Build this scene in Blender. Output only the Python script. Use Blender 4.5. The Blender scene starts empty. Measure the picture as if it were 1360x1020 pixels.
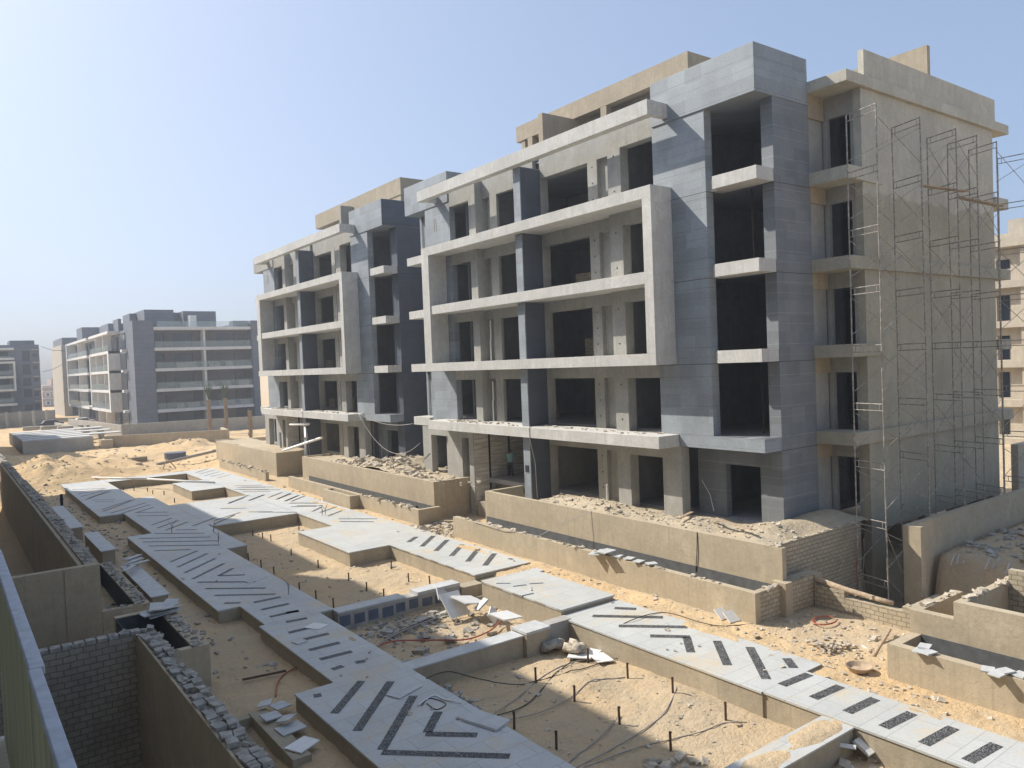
import bpy, math, random
from mathutils import Vector, Matrix, noise
random.seed(11)
C=bpy.context.scene
COL=C.collection
rad=math.radians
# ------------------------------------------------------------------ camera model (calibrated from the building's lines)
FPX=1030.37; YAW,PIT,ROL=[rad(a) for a in (36.395,-1.557,-2.240)]
CAM=Vector((0,0,6.3))
fw=Vector((math.sin(YAW)*math.cos(PIT),math.cos(YAW)*math.cos(PIT),math.sin(PIT)))
r0=Vector((math.cos(YAW),-math.sin(YAW),0)); u0=r0.cross(fw)
RI=r0*math.cos(ROL)+u0*math.sin(ROL); UP=-r0*math.sin(ROL)+u0*math.cos(ROL)
def ray(x,y): return RI*((x-680)/FPX)-UP*((y-510)/FPX)+fw
def at(x,y,z): d=ray(x,y); return CAM+d*((z-CAM.z)/d.z)
def atx(x,y,X): d=ray(x,y); return CAM+d*(X/d.x)
def aty(x,y,Y): d=ray(x,y); return CAM+d*(Y/d.y)
# ------------------------------------------------------------------ materials
def nt(name):
    m=bpy.data.materials.new(name); m.use_nodes=True; t=m.node_tree
    return m,t,t.nodes['Principled BSDF']
def N(t,k,**kw):
    n=t.nodes.new(k)
    for a,b in kw.items():
        if a in n.inputs: n.inputs[a].default_value=b
        else: setattr(n,a,b)
    return n
def mixc(t,fac,a,b,mode='MIX'):
    n=t.nodes.new('ShaderNodeMix'); n.data_type='RGBA'; n.blend_type=mode
    for i,v in ((0,fac),(6,a),(7,b)):
        if hasattr(v,'links') or hasattr(v,'is_linked'): t.links.new(v,n.inputs[i])
        else: n.inputs[i].default_value=v if i==0 else (*v,1)
    return n.outputs[2]
def ramp(t,src,lo,hi):
    n=t.nodes.new('ShaderNodeMapRange'); n.inputs[1].default_value=lo; n.inputs[2].default_value=hi
    t.links.new(src,n.inputs[0]); return n.outputs[0]
def coords(t,uz=False):
    tc=t.nodes.new('ShaderNodeTexCoord')
    if not uz: return tc.outputs['Object']
    s=t.nodes.new('ShaderNodeSeparateXYZ'); t.links.new(tc.outputs['Object'],s.inputs[0])
    a=t.nodes.new('ShaderNodeMath'); t.links.new(s.outputs[0],a.inputs[0]); t.links.new(s.outputs[1],a.inputs[1])
    c=t.nodes.new('ShaderNodeCombineXYZ'); t.links.new(a.outputs[0],c.inputs[0]); t.links.new(s.outputs[2],c.inputs[1])
    return c.outputs[0]
def noi(t,co,scale,det=4,rough=.6,stretch=None):
    if stretch:
        mp=t.nodes.new('ShaderNodeMapping'); mp.inputs['Scale'].default_value=stretch; t.links.new(co,mp.inputs[0]); co=mp.outputs[0]
    n=N(t,'ShaderNodeTexNoise',Scale=scale,Detail=det,Roughness=rough); t.links.new(co,n.inputs['Vector']); return n.outputs[0]
def bump(t,p,h,strength,dist=.02):
    b=N(t,'ShaderNodeBump',Strength=strength,Distance=dist); t.links.new(h,b.inputs['Height']); t.links.new(b.outputs[0],p.inputs['Normal']); return b
def concrete(name,c,var=.25,stain=(.5,.46,.4),stainamt=.35,rough=.92,bmp=.35):
    m,t,p=nt(name); co=coords(t)
    a=noi(t,co,.55,5,.65); b=noi(t,co,9,5,.7); st=noi(t,co,1.0,5,.7,(1.1,1.1,.22))
    dark=tuple(x*(1-var) for x in c); lite=tuple(min(1,x*(1+var*.6)) for x in c)
    col=mixc(t,ramp(t,a,.3,.7),dark,lite)
    col=mixc(t,mulf(t,ramp(t,st,.5,.78),stainamt),col,tuple(x*y*1.25 for x,y in zip(c,stain)))
    md=noi(t,co,2.6,6,.75); col=mixc(t,mulf(t,ramp(t,md,.46,.72),.55),col,tuple(x*.68 for x in c))
    col=mixc(t,mulf(t,ramp(t,b,.42,.72),.5),col,tuple(x*.66 for x in c))
    fg=noi(t,co,38,3,.7); col=mixc(t,mulf(t,ramp(t,fg,.5,.72),.35),col,tuple(min(1,x*1.3) for x in c))
    sm_=noi(t,co,.9,3,.5,(1.6,1.6,.7)); col=mixc(t,mulf(t,ramp(t,sm_,.58,.66),.22),col,tuple(min(1,x*1.35) for x in c))
    t.links.new(col,p.inputs['Base Color']); p.inputs['Roughness'].default_value=rough
    dr=noi(t,co,2.2,4,.6,(4,4,.12)); col=mixc(t,mulf(t,ramp(t,dr,.55,.72),.4),col,tuple(x*.6 for x in c))
    wv=t.nodes.new('ShaderNodeVectorMath'); wv.operation='ADD'; dn=N(t,'ShaderNodeTexNoise',Scale=1.5,Detail=4.0); t.links.new(co,dn.inputs['Vector']); t.links.new(co,wv.inputs[0]); t.links.new(dn.outputs['Color'],wv.inputs[1])
    vo=N(t,'ShaderNodeTexVoronoi',Scale=.45); vo.feature='DISTANCE_TO_EDGE'; t.links.new(wv.outputs[0],vo.inputs['Vector']); ck=ramp(t,vo.outputs[0],.006,.0); col=mixc(t,mulf(t,mulf(t,ck,ramp(t,a,.5,.6)),.5),col,tuple(x*.4 for x in c)); t.links.new(col,p.inputs['Base Color'])
    b1=bump(t,p,b,bmp,.03); b2=N(t,'ShaderNodeBump',Strength=.5,Distance=.01); t.links.new(fg,b2.inputs['Height']); t.links.new(b1.outputs[0],b2.inputs['Normal']); t.links.new(b2.outputs[0],p.inputs['Normal']); return m
def mulf(t,a,f):
    n=t.nodes.new('ShaderNodeMath'); n.operation='MULTIPLY'
    if hasattr(f,'is_linked'): t.links.new(f,n.inputs[1])
    else: n.inputs[1].default_value=f
    t.links.new(a,n.inputs[0]); return n.outputs[0]
def sidewall(name,c):
    m=concrete(name,c,.22,(.7,.68,.6),.6); t=m.node_tree; p=t.nodes['Principled BSDF']; src=p.inputs['Base Color'].links[0].from_socket
    co=coords(t); sp=t.nodes.new('ShaderNodeSeparateXYZ'); t.links.new(co,sp.inputs[0]); n=noi(t,co,.9,5,.6); f=noi(t,co,4,5,.7,(3,3,.35))
    a=t.nodes.new('ShaderNodeMath'); a.operation='MULTIPLY_ADD'; a.inputs[1].default_value=1.6; t.links.new(n,a.inputs[0]); t.links.new(sp.outputs[2],a.inputs[2])
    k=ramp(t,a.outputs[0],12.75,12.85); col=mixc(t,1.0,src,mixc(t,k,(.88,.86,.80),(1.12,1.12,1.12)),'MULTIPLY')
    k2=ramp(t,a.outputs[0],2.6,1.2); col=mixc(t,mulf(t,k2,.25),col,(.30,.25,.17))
    col=mixc(t,mulf(t,ramp(t,f,.52,.7),.35),col,tuple(x*.72 for x in c))
    t.links.new(col,p.inputs['Base Color']); return m
def bricky(name,c1,c2,mort,w,h,ms,rough=.8,var=.2,bmp=.4,off=.5,floor=False,nscale=.7,squash=1,dust=None):
    m,t,p=nt(name); co=coords(t,not floor); oc=coords(t)
    # wobble the joints a little so that the courses are not ruler straight
    b=N(t,'ShaderNodeTexBrick',Scale=1.0); b.offset=off; b.squash=squash; b.squash_frequency=3
    b.inputs['Color1'].default_value=(*c1,1); b.inputs['Color2'].default_value=(*c2,1); b.inputs['Mortar'].default_value=(*mort,1)
    b.inputs['Brick Width'].default_value=w; b.inputs['Row Height'].default_value=h; b.inputs['Mortar Size'].default_value=ms; b.inputs['Mortar Smooth'].default_value=.1
    if not floor:
        wn=N(t,'ShaderNodeTexNoise',Scale=2.2,Detail=3.0); t.links.new(oc,wn.inputs['Vector']); vs=N(t,'ShaderNodeVectorMath',operation='SCALE',Scale=.07); t.links.new(wn.outputs['Color'],vs.inputs[0]); va=N(t,'ShaderNodeVectorMath',operation='ADD'); t.links.new(co,va.inputs[0]); t.links.new(vs.outputs[0],va.inputs[1]); co=va.outputs[0]
    t.links.new(co,b.inputs['Vector'])
    a=noi(t,oc,nscale,5,.65); f=noi(t,oc,14,4,.7)
    col=mixc(t,mulf(t,ramp(t,a,.3,.75),var*2),b.outputs[0],(.0,.0,.0),'MIX') if False else b.outputs[0]
    col=mixc(t,1.0,col,mixc(t,ramp(t,a,.3,.7),(1-var,)*3,(1+var*.5,)*3),'MULTIPLY')
    col=mixc(t,1.0,col,mixc(t,ramp(t,f,.3,.7),(.88,)*3,(1.06,)*3),'MULTIPLY')
    if floor:
        d2=noi(t,oc,1.3,6,.75); col=mixc(t,mulf(t,ramp(t,d2,.5,.66),.35),col,(.42,.425,.42)); d3=noi(t,oc,3.1,5,.7); col=mixc(t,mulf(t,ramp(t,d3,.6,.68),.45),col,(.58,.57,.53)); d4=noi(t,oc,.22,3,.5); col=mixc(t,mulf(t,ramp(t,d4,.45,.65),.25),col,(.52,.49,.41))
    if dust:
        d=noi(t,oc,dust[1],6,.7); col=mixc(t,mulf(t,ramp(t,d,dust[2],dust[3]),.8),col,dust[0])
    t.links.new(col,p.inputs['Base Color']); p.inputs['Roughness'].default_value=rough
    bb=N(t,'ShaderNodeBump',Strength=bmp,Distance=.02); bb.invert=True; t.links.new(b.outputs['Fac'],bb.inputs['Height'])
    b2=N(t,'ShaderNodeBump',Strength=.25,Distance=.01); t.links.new(f,b2.inputs['Height']); t.links.new(bb.outputs[0],b2.inputs['Normal']); t.links.new(b2.outputs[0],p.inputs['Normal'])
    return m
def plain(name,c,rough=.7,metal=0,var=.2,sc=6):
    m,t,p=nt(name); co=coords(t); a=noi(t,co,sc,4,.6)
    t.links.new(mixc(t,ramp(t,a,.3,.7),tuple(x*(1-var) for x in c),tuple(min(1,x*(1+var)) for x in c)),p.inputs['Base Color'])
    p.inputs['Roughness'].default_value=rough; p.inputs['Metallic'].default_value=metal; return m
def soil(name,ca,cb,cc,cd=None):
    m,t,p=nt(name); co=coords(t)
    a=noi(t,co,.16,7,.62); b=noi(t,co,1.7,7,.7); f=noi(t,co,11,6,.75); v=noi(t,co,.45,6,.7)
    col=mixc(t,ramp(t,a,.38,.62),ca,cb)
    col=mixc(t,mulf(t,ramp(t,v,.5,.68),.65),col,cc)
    col=mixc(t,mulf(t,ramp(t,b,.5,.75),.55),col,tuple(x*.62 for x in ca))
    col=mixc(t,mulf(t,ramp(t,f,.52,.75),.5),col,tuple(x*.5 for x in ca))
    if cd:   # grey concrete dust where the fill stands (a property of the dirt itself)
        s=t.nodes.new('ShaderNodeSeparateXYZ'); t.links.new(co,s.inputs[0])
        gx=t.nodes.new('ShaderNodeMath'); gx.operation='LESS_THAN'; gx.inputs[1].default_value=16.6; t.links.new(s.outputs[0],gx.inputs[0])
        gy=t.nodes.new('ShaderNodeMath'); gy.operation='LESS_THAN'; gy.inputs[1].default_value=69; t.links.new(s.outputs[1],gy.inputs[0])
        g2=t.nodes.new('ShaderNodeMath'); g2.operation='GREATER_THAN'; g2.inputs[1].default_value=19.2; t.links.new(s.outputs[0],g2.inputs[0])
        k=mulf(t,gx.outputs[0],gy.outputs[0])
        ad=t.nodes.new('ShaderNodeMath'); ad.use_clamp=True; t.links.new(k,ad.inputs[0]); t.links.new(mulf(t,g2.outputs[0],gy.outputs[0]),ad.inputs[1])
        w=noi(t,co,.35,6,.7); col=mixc(t,mulf(t,mulf(t,ad.outputs[0],ramp(t,w,.25,.65)),.8),col,cd)
    t.links.new(col,p.inputs['Base Color']); p.inputs['Roughness'].default_value=1; p.inputs['Specular IOR Level'].default_value=.1
    cl=noi(t,co,5,7,.8); col=mixc(t,mulf(t,ramp(t,cl,.54,.64),.28),col,tuple(x*.55 for x in ca)); col=mixc(t,mulf(t,ramp(t,cl,.40,.34),.35),col,tuple(min(1,x*1.25) for x in cb)); t.links.new(col,p.inputs['Base Color'])
    b1=N(t,'ShaderNodeBump',Strength=1.0,Distance=.16); t.links.new(b,b1.inputs['Height'])
    b2=N(t,'ShaderNodeBump',Strength=.8,Distance=.04); t.links.new(f,b2.inputs['Height']); t.links.new(b1.outputs[0],b2.inputs['Normal']); t.links.new(b2.outputs[0],p.inputs['Normal'])
    return m
def cladding(name,c,line,linemix,period=1.1,tv=.10,var=.14,joint=True):
    m,t,p=nt(name); co=coords(t,True); oc=coords(t)
    def rows(w,h,ms,off,o1=.5,c1=(1,1,1),c2=(1,1,1)):
        mp=t.nodes.new('ShaderNodeMapping'); mp.inputs['Location'].default_value=(off[0],off[1],0); t.links.new(co,mp.inputs[0])
        b=N(t,'ShaderNodeTexBrick',Scale=1.0); b.offset=o1; b.inputs['Color1'].default_value=(*c1,1); b.inputs['Color2'].default_value=(*c2,1); b.inputs['Mortar'].default_value=(*c1,1)
        b.inputs['Brick Width'].default_value=w; b.inputs['Row Height'].default_value=h; b.inputs['Mortar Size'].default_value=ms; b.inputs['Mortar Smooth'].default_value=.3; t.links.new(mp.outputs[0],b.inputs['Vector']); return b
    tone=rows(.8,period/2,.0,(.13,.1),.31,(1-tv,)*3,(1+tv*.7,)*3)
    a=noi(t,oc,.8,6,.7); f=noi(t,oc,16,4,.7); st=noi(t,oc,1.3,5,.7,(1.5,1.5,.15))
    col=mixc(t,1.0,c,tone.outputs[0],'MULTIPLY')
    col=mixc(t,1.0,col,mixc(t,ramp(t,a,.3,.7),(1-var,)*3,(1+var*.6,)*3),'MULTIPLY')
    col=mixc(t,1.0,col,mixc(t,ramp(t,f,.3,.7),(.86,)*3,(1.1,)*3),'MULTIPLY')
    col=mixc(t,mulf(t,ramp(t,st,.5,.72),.3),col,tuple(x*.75 for x in c))
    br=noi(t,oc,2.2,3,.6); hs=[]
    for pr,off,ms,k in ((period,0,.007,linemix),(period,.38,.006,linemix*.8)):
        b=rows(200,pr,ms,(50,off)); hs.append(b); col=mixc(t,mulf(t,mulf(t,b.outputs['Fac'],ramp(t,br,.3,.5)),k),col,line)
    b=rows(1.65,period,.006,(.3,0),.42); col=mixc(t,mulf(t,mulf(t,b.outputs['Fac'],ramp(t,br,.45,.6)),linemix*.5),col,line)
    if joint: b=rows(200,3.165,.014,(50,-2.81-.0)); col=mixc(t,mulf(t,b.outputs['Fac'],.9),col,(.03,.03,.035))
    t.links.new(col,p.inputs['Base Color']); p.inputs['Roughness'].default_value=.62
    b2=N(t,'ShaderNodeBump',Strength=.3,Distance=.01); t.links.new(f,b2.inputs['Height']); t.links.new(b2.outputs[0],p.inputs['Normal'])
    return m
M={}
M['plaster']=concrete('grey_plaster',(.40,.39,.35),.22)
M['beam']=concrete('limewashed_concrete',(.60,.585,.54),.18,(.7,.62,.5),.35)
M['tan']=concrete('tan_plaster',(.41,.345,.25),.16,(.8,.72,.6),.3)
M['wallplaster']=concrete('terrace_plaster',(.50,.42,.295),.2,(.62,.58,.5),.5)
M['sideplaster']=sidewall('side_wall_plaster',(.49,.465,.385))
M['clad']=cladding('grey_stone_cladding',(.295,.325,.345),(.09,.09,.09),.75,tv=.15)
M['cladjoint']=cladding('grey_stone_cladding_white_joint',(.20,.215,.225),(.44,.43,.40),.8,tv=.15)
M['cladhead']=cladding('grey_stone_head_cladding',(.295,.325,.345),(.09,.09,.09),.75,tv=.15,joint=False)
M['claddark']=cladding('dark_stone_cladding',(.085,.10,.125),(.05,.05,.06),.5)
M['inside']=concrete('raw_interior',(.34,.345,.36),.2)
M['brick']=bricky('sandlime_brick',(.50,.43,.31),(.43,.37,.265),(.28,.23,.155),.27,.135,.012,.95,.25,.9)
M['brickgrey']=bricky('grey_brick',(.42,.375,.30),(.37,.33,.265),(.25,.215,.165),.27,.145,.012,.95,.25,.9)
M['rub']=plain('broken_brick',(.36,.34,.30),.95,0,.4,5)
M['rubtan']=plain('broken_stone',(.48,.42,.33),.95,0,.35,5)
M['granite']=bricky('pale_granite_paving',(.55,.565,.55),(.50,.52,.51),(.24,.24,.23),1.2,.6,.006,.6,.14,.1,floor=True,nscale=.35,dust=((.58,.47,.30),.55,.52,.70))
M['pathbody']=concrete('path_body_plaster',(.43,.37,.27),.2,(.7,.66,.6),.45)
M['pebble']=None
m,t,p=nt('dark_pebble_strip'); co=coords(t)
v=N(t,'ShaderNodeTexVoronoi',Scale=75.0); t.links.new(co,v.inputs['Vector']); s=t.nodes.new('ShaderNodeSeparateColor'); t.links.new(v.outputs['Color'],s.inputs[0])
col=mixc(t,ramp(t,s.outputs[0],.7,1.0),(.025,.027,.03),(.42,.42,.40)); t.links.new(col,p.inputs['Base Color']); p.inputs['Roughness'].default_value=.6
M['pebble']=m
M['sand']=soil('sandy_ground',(.645,.465,.265),(.72,.535,.315),(.55,.455,.32),(.50,.42,.305))
M['fill']=soil('rubble_fill',(.52,.43,.30),(.60,.51,.37),(.45,.395,.31))
M['rust']=plain('rusty_steel',(.13,.085,.06),.8,.3,.4,20)
m,t,p=nt('scaffold_steel'); co=coords(t); a=noi(t,co,7,4,.7)
t.links.new(mixc(t,ramp(t,a,.5,.58),(.26,.23,.19),(.44,.41,.36)),p.inputs['Base Color']); p.inputs['Roughness'].default_value=.75
M['scaf']=m
M['wood']=plain('weathered_plank',(.42,.32,.22),.9,0,.25,9)
M['white']=plain('white_plastic_pipe',(.74,.74,.71),.5,0,.06)
M['tile']=plain('loose_stone_slab',(.50,.51,.50),.65,0,.12,3)
M['cable']=plain('grey_hose',(.34,.32,.29),.7,0,.15)
M['cabledark']=plain('black_cable',(.035,.035,.035),.6,0,.2)
M['red']=plain('red_hose',(.42,.12,.07),.6,0,.2)
M['patch']=plain('blue_grey_block',(.13,.15,.19),.8,0,.25,3)
M['mortar']=concrete('smeared_mortar',(.45,.43,.39),.25)
M['rail']=plain('blue_grey_rail',(.30,.345,.41),.5,.2,.22,12)
M['dark']=plain('dark_steel',(.03,.03,.035),.5,.2,.2)
M['skin']=plain('skin',(.17,.09,.06),.6); M['shirt']=plain('teal_shirt',(.28,.52,.52),.9,0,.1); M['trouser']=plain('dark_trousers',(.035,.035,.045),.9); M['hair']=plain('black_hair',(.012,.01,.01),.8)
M['palmtrunk']=plain('palm_bark',(.27,.20,.13),1,0,.35,8); M['palmleaf']=plain('palm_leaf',(.07,.11,.045),.8,0,.3,4)
M['bfar']=bricky('far_grey_cladding',(.155,.175,.21),(.13,.15,.185),(.09,.10,.12),1.6,.7,.02,.7,.12,.1)
M['bfarwall']=bricky('far_brown_brick',(.125,.11,.115),(.10,.09,.095),(.08,.075,.08),.6,.3,.02,.9,.15,.1)
M['farwhite']=concrete('far_white_render',(.72,.71,.68),.1); M['fartan']=concrete('far_tan_render',(.46,.42,.35),.1)
M['farpink']=concrete('far_pink_render',(.42,.33,.29),.1); M['farbeige']=concrete('far_beige_render',(.52,.46,.36),.12)
M['carpaint']=plain('dark_car_paint',(.03,.035,.05),.3); M['carwhite']=plain('white_car_paint',(.6,.6,.6),.3); M['cushion']=plain('balcony_furniture',(.35,.31,.25),.9,0,.3,2)
m,t,p=nt('window_glass'); p.inputs['Base Color'].default_value=(.03,.04,.055,1); p.inputs['Roughness'].default_value=.12; M['win']=m
m,t,p=nt('balcony_glass'); p.inputs['Base Color'].default_value=(.45,.55,.52,1); p.inputs['Roughness'].default_value=.15; p.inputs['Alpha'].default_value=.22; M['bglass']=m
m,t,p=nt('dusty_green_glass'); co=coords(t); a=noi(t,co,2.2,4,.6,(1,5,.3)); b=noi(t,co,40,3,.6)
t.links.new(mixc(t,ramp(t,a,.35,.65),(.20,.22,.12),(.44,.42,.22)),p.inputs['Base Color'])
p.inputs['Roughness'].default_value=.55; p.inputs['Specular IOR Level'].default_value=.25; p.inputs['Alpha'].default_value=.97; M['railglass']=m
m,t,p=nt('striped_marble'); co=coords(t)
w=N(t,'ShaderNodeTexWave',Scale=1.6,Distortion=1.2,Detail=3.0); w.bands_direction='Z'; w.inputs['Detail Scale'].default_value=.8; t.links.new(co,w.inputs['Vector'])
n2=noi(t,co,1.0,5,.7,(1,1,14)); col=mixc(t,ramp(t,n2,.4,.62),(.74,.72,.67),(.40,.39,.36)); col=mixc(t,mulf(t,w.outputs[0],.3),col,(.42,.41,.38))
t.links.new(col,p.inputs['Base Color']); p.inputs['Roughness'].default_value=.45; M['marble']=m
# ------------------------------------------------------------------ mesh builder
class MB:
    def __init__(s): s.v=[]; s.f=[]; s.mi=[]; s.cur=0
    def face(s,pts):
        n=len(s.v); s.v+= [tuple(p) for p in pts]; s.f.append(tuple(range(n,n+len(pts)))); s.mi.append(s.cur)
    def hexa(s,P):
        n=len(s.v); s.v+=[tuple(p) for p in P]
        for q in ((3,2,1,0),(4,5,6,7),(0,1,5,4),(1,2,6,5),(2,3,7,6),(3,0,4,7)): s.f.append(tuple(n+i for i in q)); s.mi.append(s.cur)
        return s
    def box(s,x0,x1,y0,y1,z0,z1):
        if x1<x0:x0,x1=x1,x0
        if y1<y0:y0,y1=y1,y0
        return s.hexa([(x0,y0,z0),(x1,y0,z0),(x1,y1,z0),(x0,y1,z0),(x0,y0,z1),(x1,y0,z1),(x1,y1,z1),(x0,y1,z1)])
    def obox(s,c,sx,sy,sz,rot=(0,0,0),jit=0):
        R=Matrix.Rotation(rot[2],3,'Z')@Matrix.Rotation(rot[1],3,'Y')@Matrix.Rotation(rot[0],3,'X'); c=Vector(c); P=[]
        for a,b,d in ((-1,-1,-1),(1,-1,-1),(1,1,-1),(-1,1,-1),(-1,-1,1),(1,-1,1),(1,1,1),(-1,1,1)):
            q=Vector((a*sx/2,b*sy/2,d*sz/2))
            if jit: q=Vector((q.x*(1+random.uniform(-jit,jit)),q.y*(1+random.uniform(-jit,jit)),q.z*(1+random.uniform(-jit,jit))))
            P.append(c+R@q)
        return s.hexa(P)
    def tube(s,pts,r,n=6,r2=None,caps=True):
        pts=[Vector(p) for p in pts]; rings=[]
        for i,p in enumerate(pts):
            d=(pts[min(i+1,len(pts)-1)]-pts[max(i-1,0)]).normalized()
            a=d.cross(Vector((0,0,1))); a=a.normalized() if a.length>.05 else Vector((1,0,0)); b=d.cross(a)
            rr=r if r2 is None else r+(r2-r)*i/(len(pts)-1)
            base=len(s.v); s.v+=[tuple(p+a*rr*math.cos(2*math.pi*k/n)+b*rr*math.sin(2*math.pi*k/n)) for k in range(n)]; rings.append(base)
        for A,B in zip(rings,rings[1:]):
            for k in range(n): s.f.append((A+k,A+(k+1)%n,B+(k+1)%n,B+k)); s.mi.append(s.cur)
        if caps:
            s.f.append(tuple(rings[0]+k for k in range(n))[::-1]); s.mi.append(s.cur); s.f.append(tuple(rings[-1]+k for k in range(n))); s.mi.append(s.cur)
        return s
    def prism(s,poly,z0,z1):
        n=len(s.v); k=len(poly)
        s.v+=[(x,y,z0) for x,y in poly]+[(x,y,z1) for x,y in poly]
        s.f.append(tuple(range(n+k-1,n-1,-1))); s.f.append(tuple(range(n+k,n+2*k))); s.mi+=[s.cur]*2
        for i in range(k): j=(i+1)%k; s.f.append((n+i,n+j,n+k+j,n+k+i)); s.mi.append(s.cur)
        return s
    def wallx(s,X,t,y0,y1,z0,z1,holes=()):   # wall facing -X with rectangular holes
        ys=sorted({y0,y1,*[a for h in holes for a in h[:2] if y0<a<y1]}); zs=sorted({z0,z1,*[a for h in holes for a in h[2:] if z0<a<z1]})
        for a,b in zip(ys,ys[1:]):
            run=None
            for c,d in list(zip(zs,zs[1:]))+[(None,None)]:
                solid=c is not None and not any(h[0]<(a+b)/2<h[1] and h[2]<(c+d)/2<h[3] for h in holes)
                if solid: run=[run[0],d] if run else [c,d]
                elif run: s.box(X,X+t,a,b,run[0],run[1]); run=None
        return s
    def wally(s,Y,t,x0,x1,z0,z1,holes=()):
        xs=sorted({x0,x1,*[a for h in holes for a in h[:2] if x0<a<x1]}); zs=sorted({z0,z1,*[a for h in holes for a in h[2:] if z0<a<z1]})
        for a,b in zip(xs,xs[1:]):
            run=None
            for c,d in list(zip(zs,zs[1:]))+[(None,None)]:
                solid=c is not None and not any(h[0]<(a+b)/2<h[1] and h[2]<(c+d)/2<h[3] for h in holes)
                if solid: run=[run[0],d] if run else [c,d]
                elif run: s.box(a,b,Y,Y+t,run[0],run[1]); run=None
        return s
    def pieces(s):
        n=len(s.f); par=list(range(len(s.v)))
        def fd(i):
            while par[i]!=i: par[i]=par[par[i]]; i=par[i]
            return i
        for f in s.f:
            for k in f[1:]: par[fd(k)]=fd(f[0])
        g={}
        for i,f in enumerate(s.f): g.setdefault(fd(f[0]),[]).append(i)
        cl=[]
        for k,fs in g.items():
            vs=[s.v[j] for i in fs for j in s.f[i]]; cl.append([[min(v[a] for v in vs)-.02 for a in range(3)],[max(v[a] for v in vs)+.02 for a in range(3)],fs])
        ch=True
        while ch:
            ch=False
            for i in range(len(cl)):
                for j in range(i+1,len(cl)):
                    A,B=cl[i],cl[j]
                    if all(A[0][a]<=B[1][a] and B[0][a]<=A[1][a] for a in range(3)):
                        cl[i]=[[min(A[0][a],B[0][a]) for a in range(3)],[max(A[1][a],B[1][a]) for a in range(3)],A[2]+B[2]]; cl.pop(j); ch=True; break
                if ch: break
        out=[]
        for _,_,fs in cl:
            m=MB(); mp={}
            for i in sorted(fs):
                q=[]
                for j in s.f[i]:
                    if j not in mp: mp[j]=len(m.v); m.v.append(s.v[j])
                    q.append(mp[j])
                m.f.append(tuple(q)); m.mi.append(s.mi[i])
            out.append(m)
        return out
    def build(s,name,mats,parent=None,bevel=0,smooth=False,loc=None,fix=False):
        if parent is not None and not fix and len(s.f)<400 and name not in ('broken_bricks','crown','trunk','frame','brace','plug_hole'):
            ps=s.pieces()
            if len(ps)>1:
                for q in ps: r=q.build(name,mats,parent,bevel,smooth,loc,True)
                return r
        me=bpy.data.meshes.new(name); off=Vector((0,0,0))
        if parent is not None:
            q=parent
            while q is not None: off+=q.location; q=q.parent
        if loc is not None: off=Vector(loc)
        me.from_pydata([(x-off.x,y-off.y,z-off.z) for x,y,z in s.v],[],s.f); me.update()
        if not isinstance(mats,(list,tuple)): mats=[mats]
        for m in mats: me.materials.append(m)
        for p,i in zip(me.polygons,s.mi): p.material_index=i
        if smooth:
            for p in me.polygons: p.use_smooth=True
        o=bpy.data.objects.new(name,me); COL.objects.link(o); o.parent=parent
        if loc is not None: o.location=loc
        if bevel:
            b=o.modifiers.new('b','BEVEL'); b.width=bevel; b.segments=2; b.limit_method='ANGLE'
        return o
def tag(o,label=None,cat=None,group=None,kind=None):
    if label:o['label']=label
    if cat:o['category']=cat
    if group:o['group']=group
    if kind:o['kind']=kind
    return o
def empty(name,loc,label,cat,group=None):
    o=bpy.data.objects.new(name,None); COL.objects.link(o); o.location=loc; o.empty_display_size=.2; return tag(o,label,cat,group)
def copy_tree(o,parent=None,skip=()):
    c=o.copy(); COL.objects.link(c); c.parent=parent
    for ch in list(o.children):
        if ch.name.split('.')[0] not in skip: copy_tree(ch,c,skip)
    return c
def stone(mb,p,s,flat=.6): mb.obox(p,s*random.uniform(.7,1.4),s*random.uniform(.6,1.1),s*flat*random.uniform(.5,1.2),(random.uniform(-.4,.4),random.uniform(-.4,.4),random.uniform(0,3.1)),.3)
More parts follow.
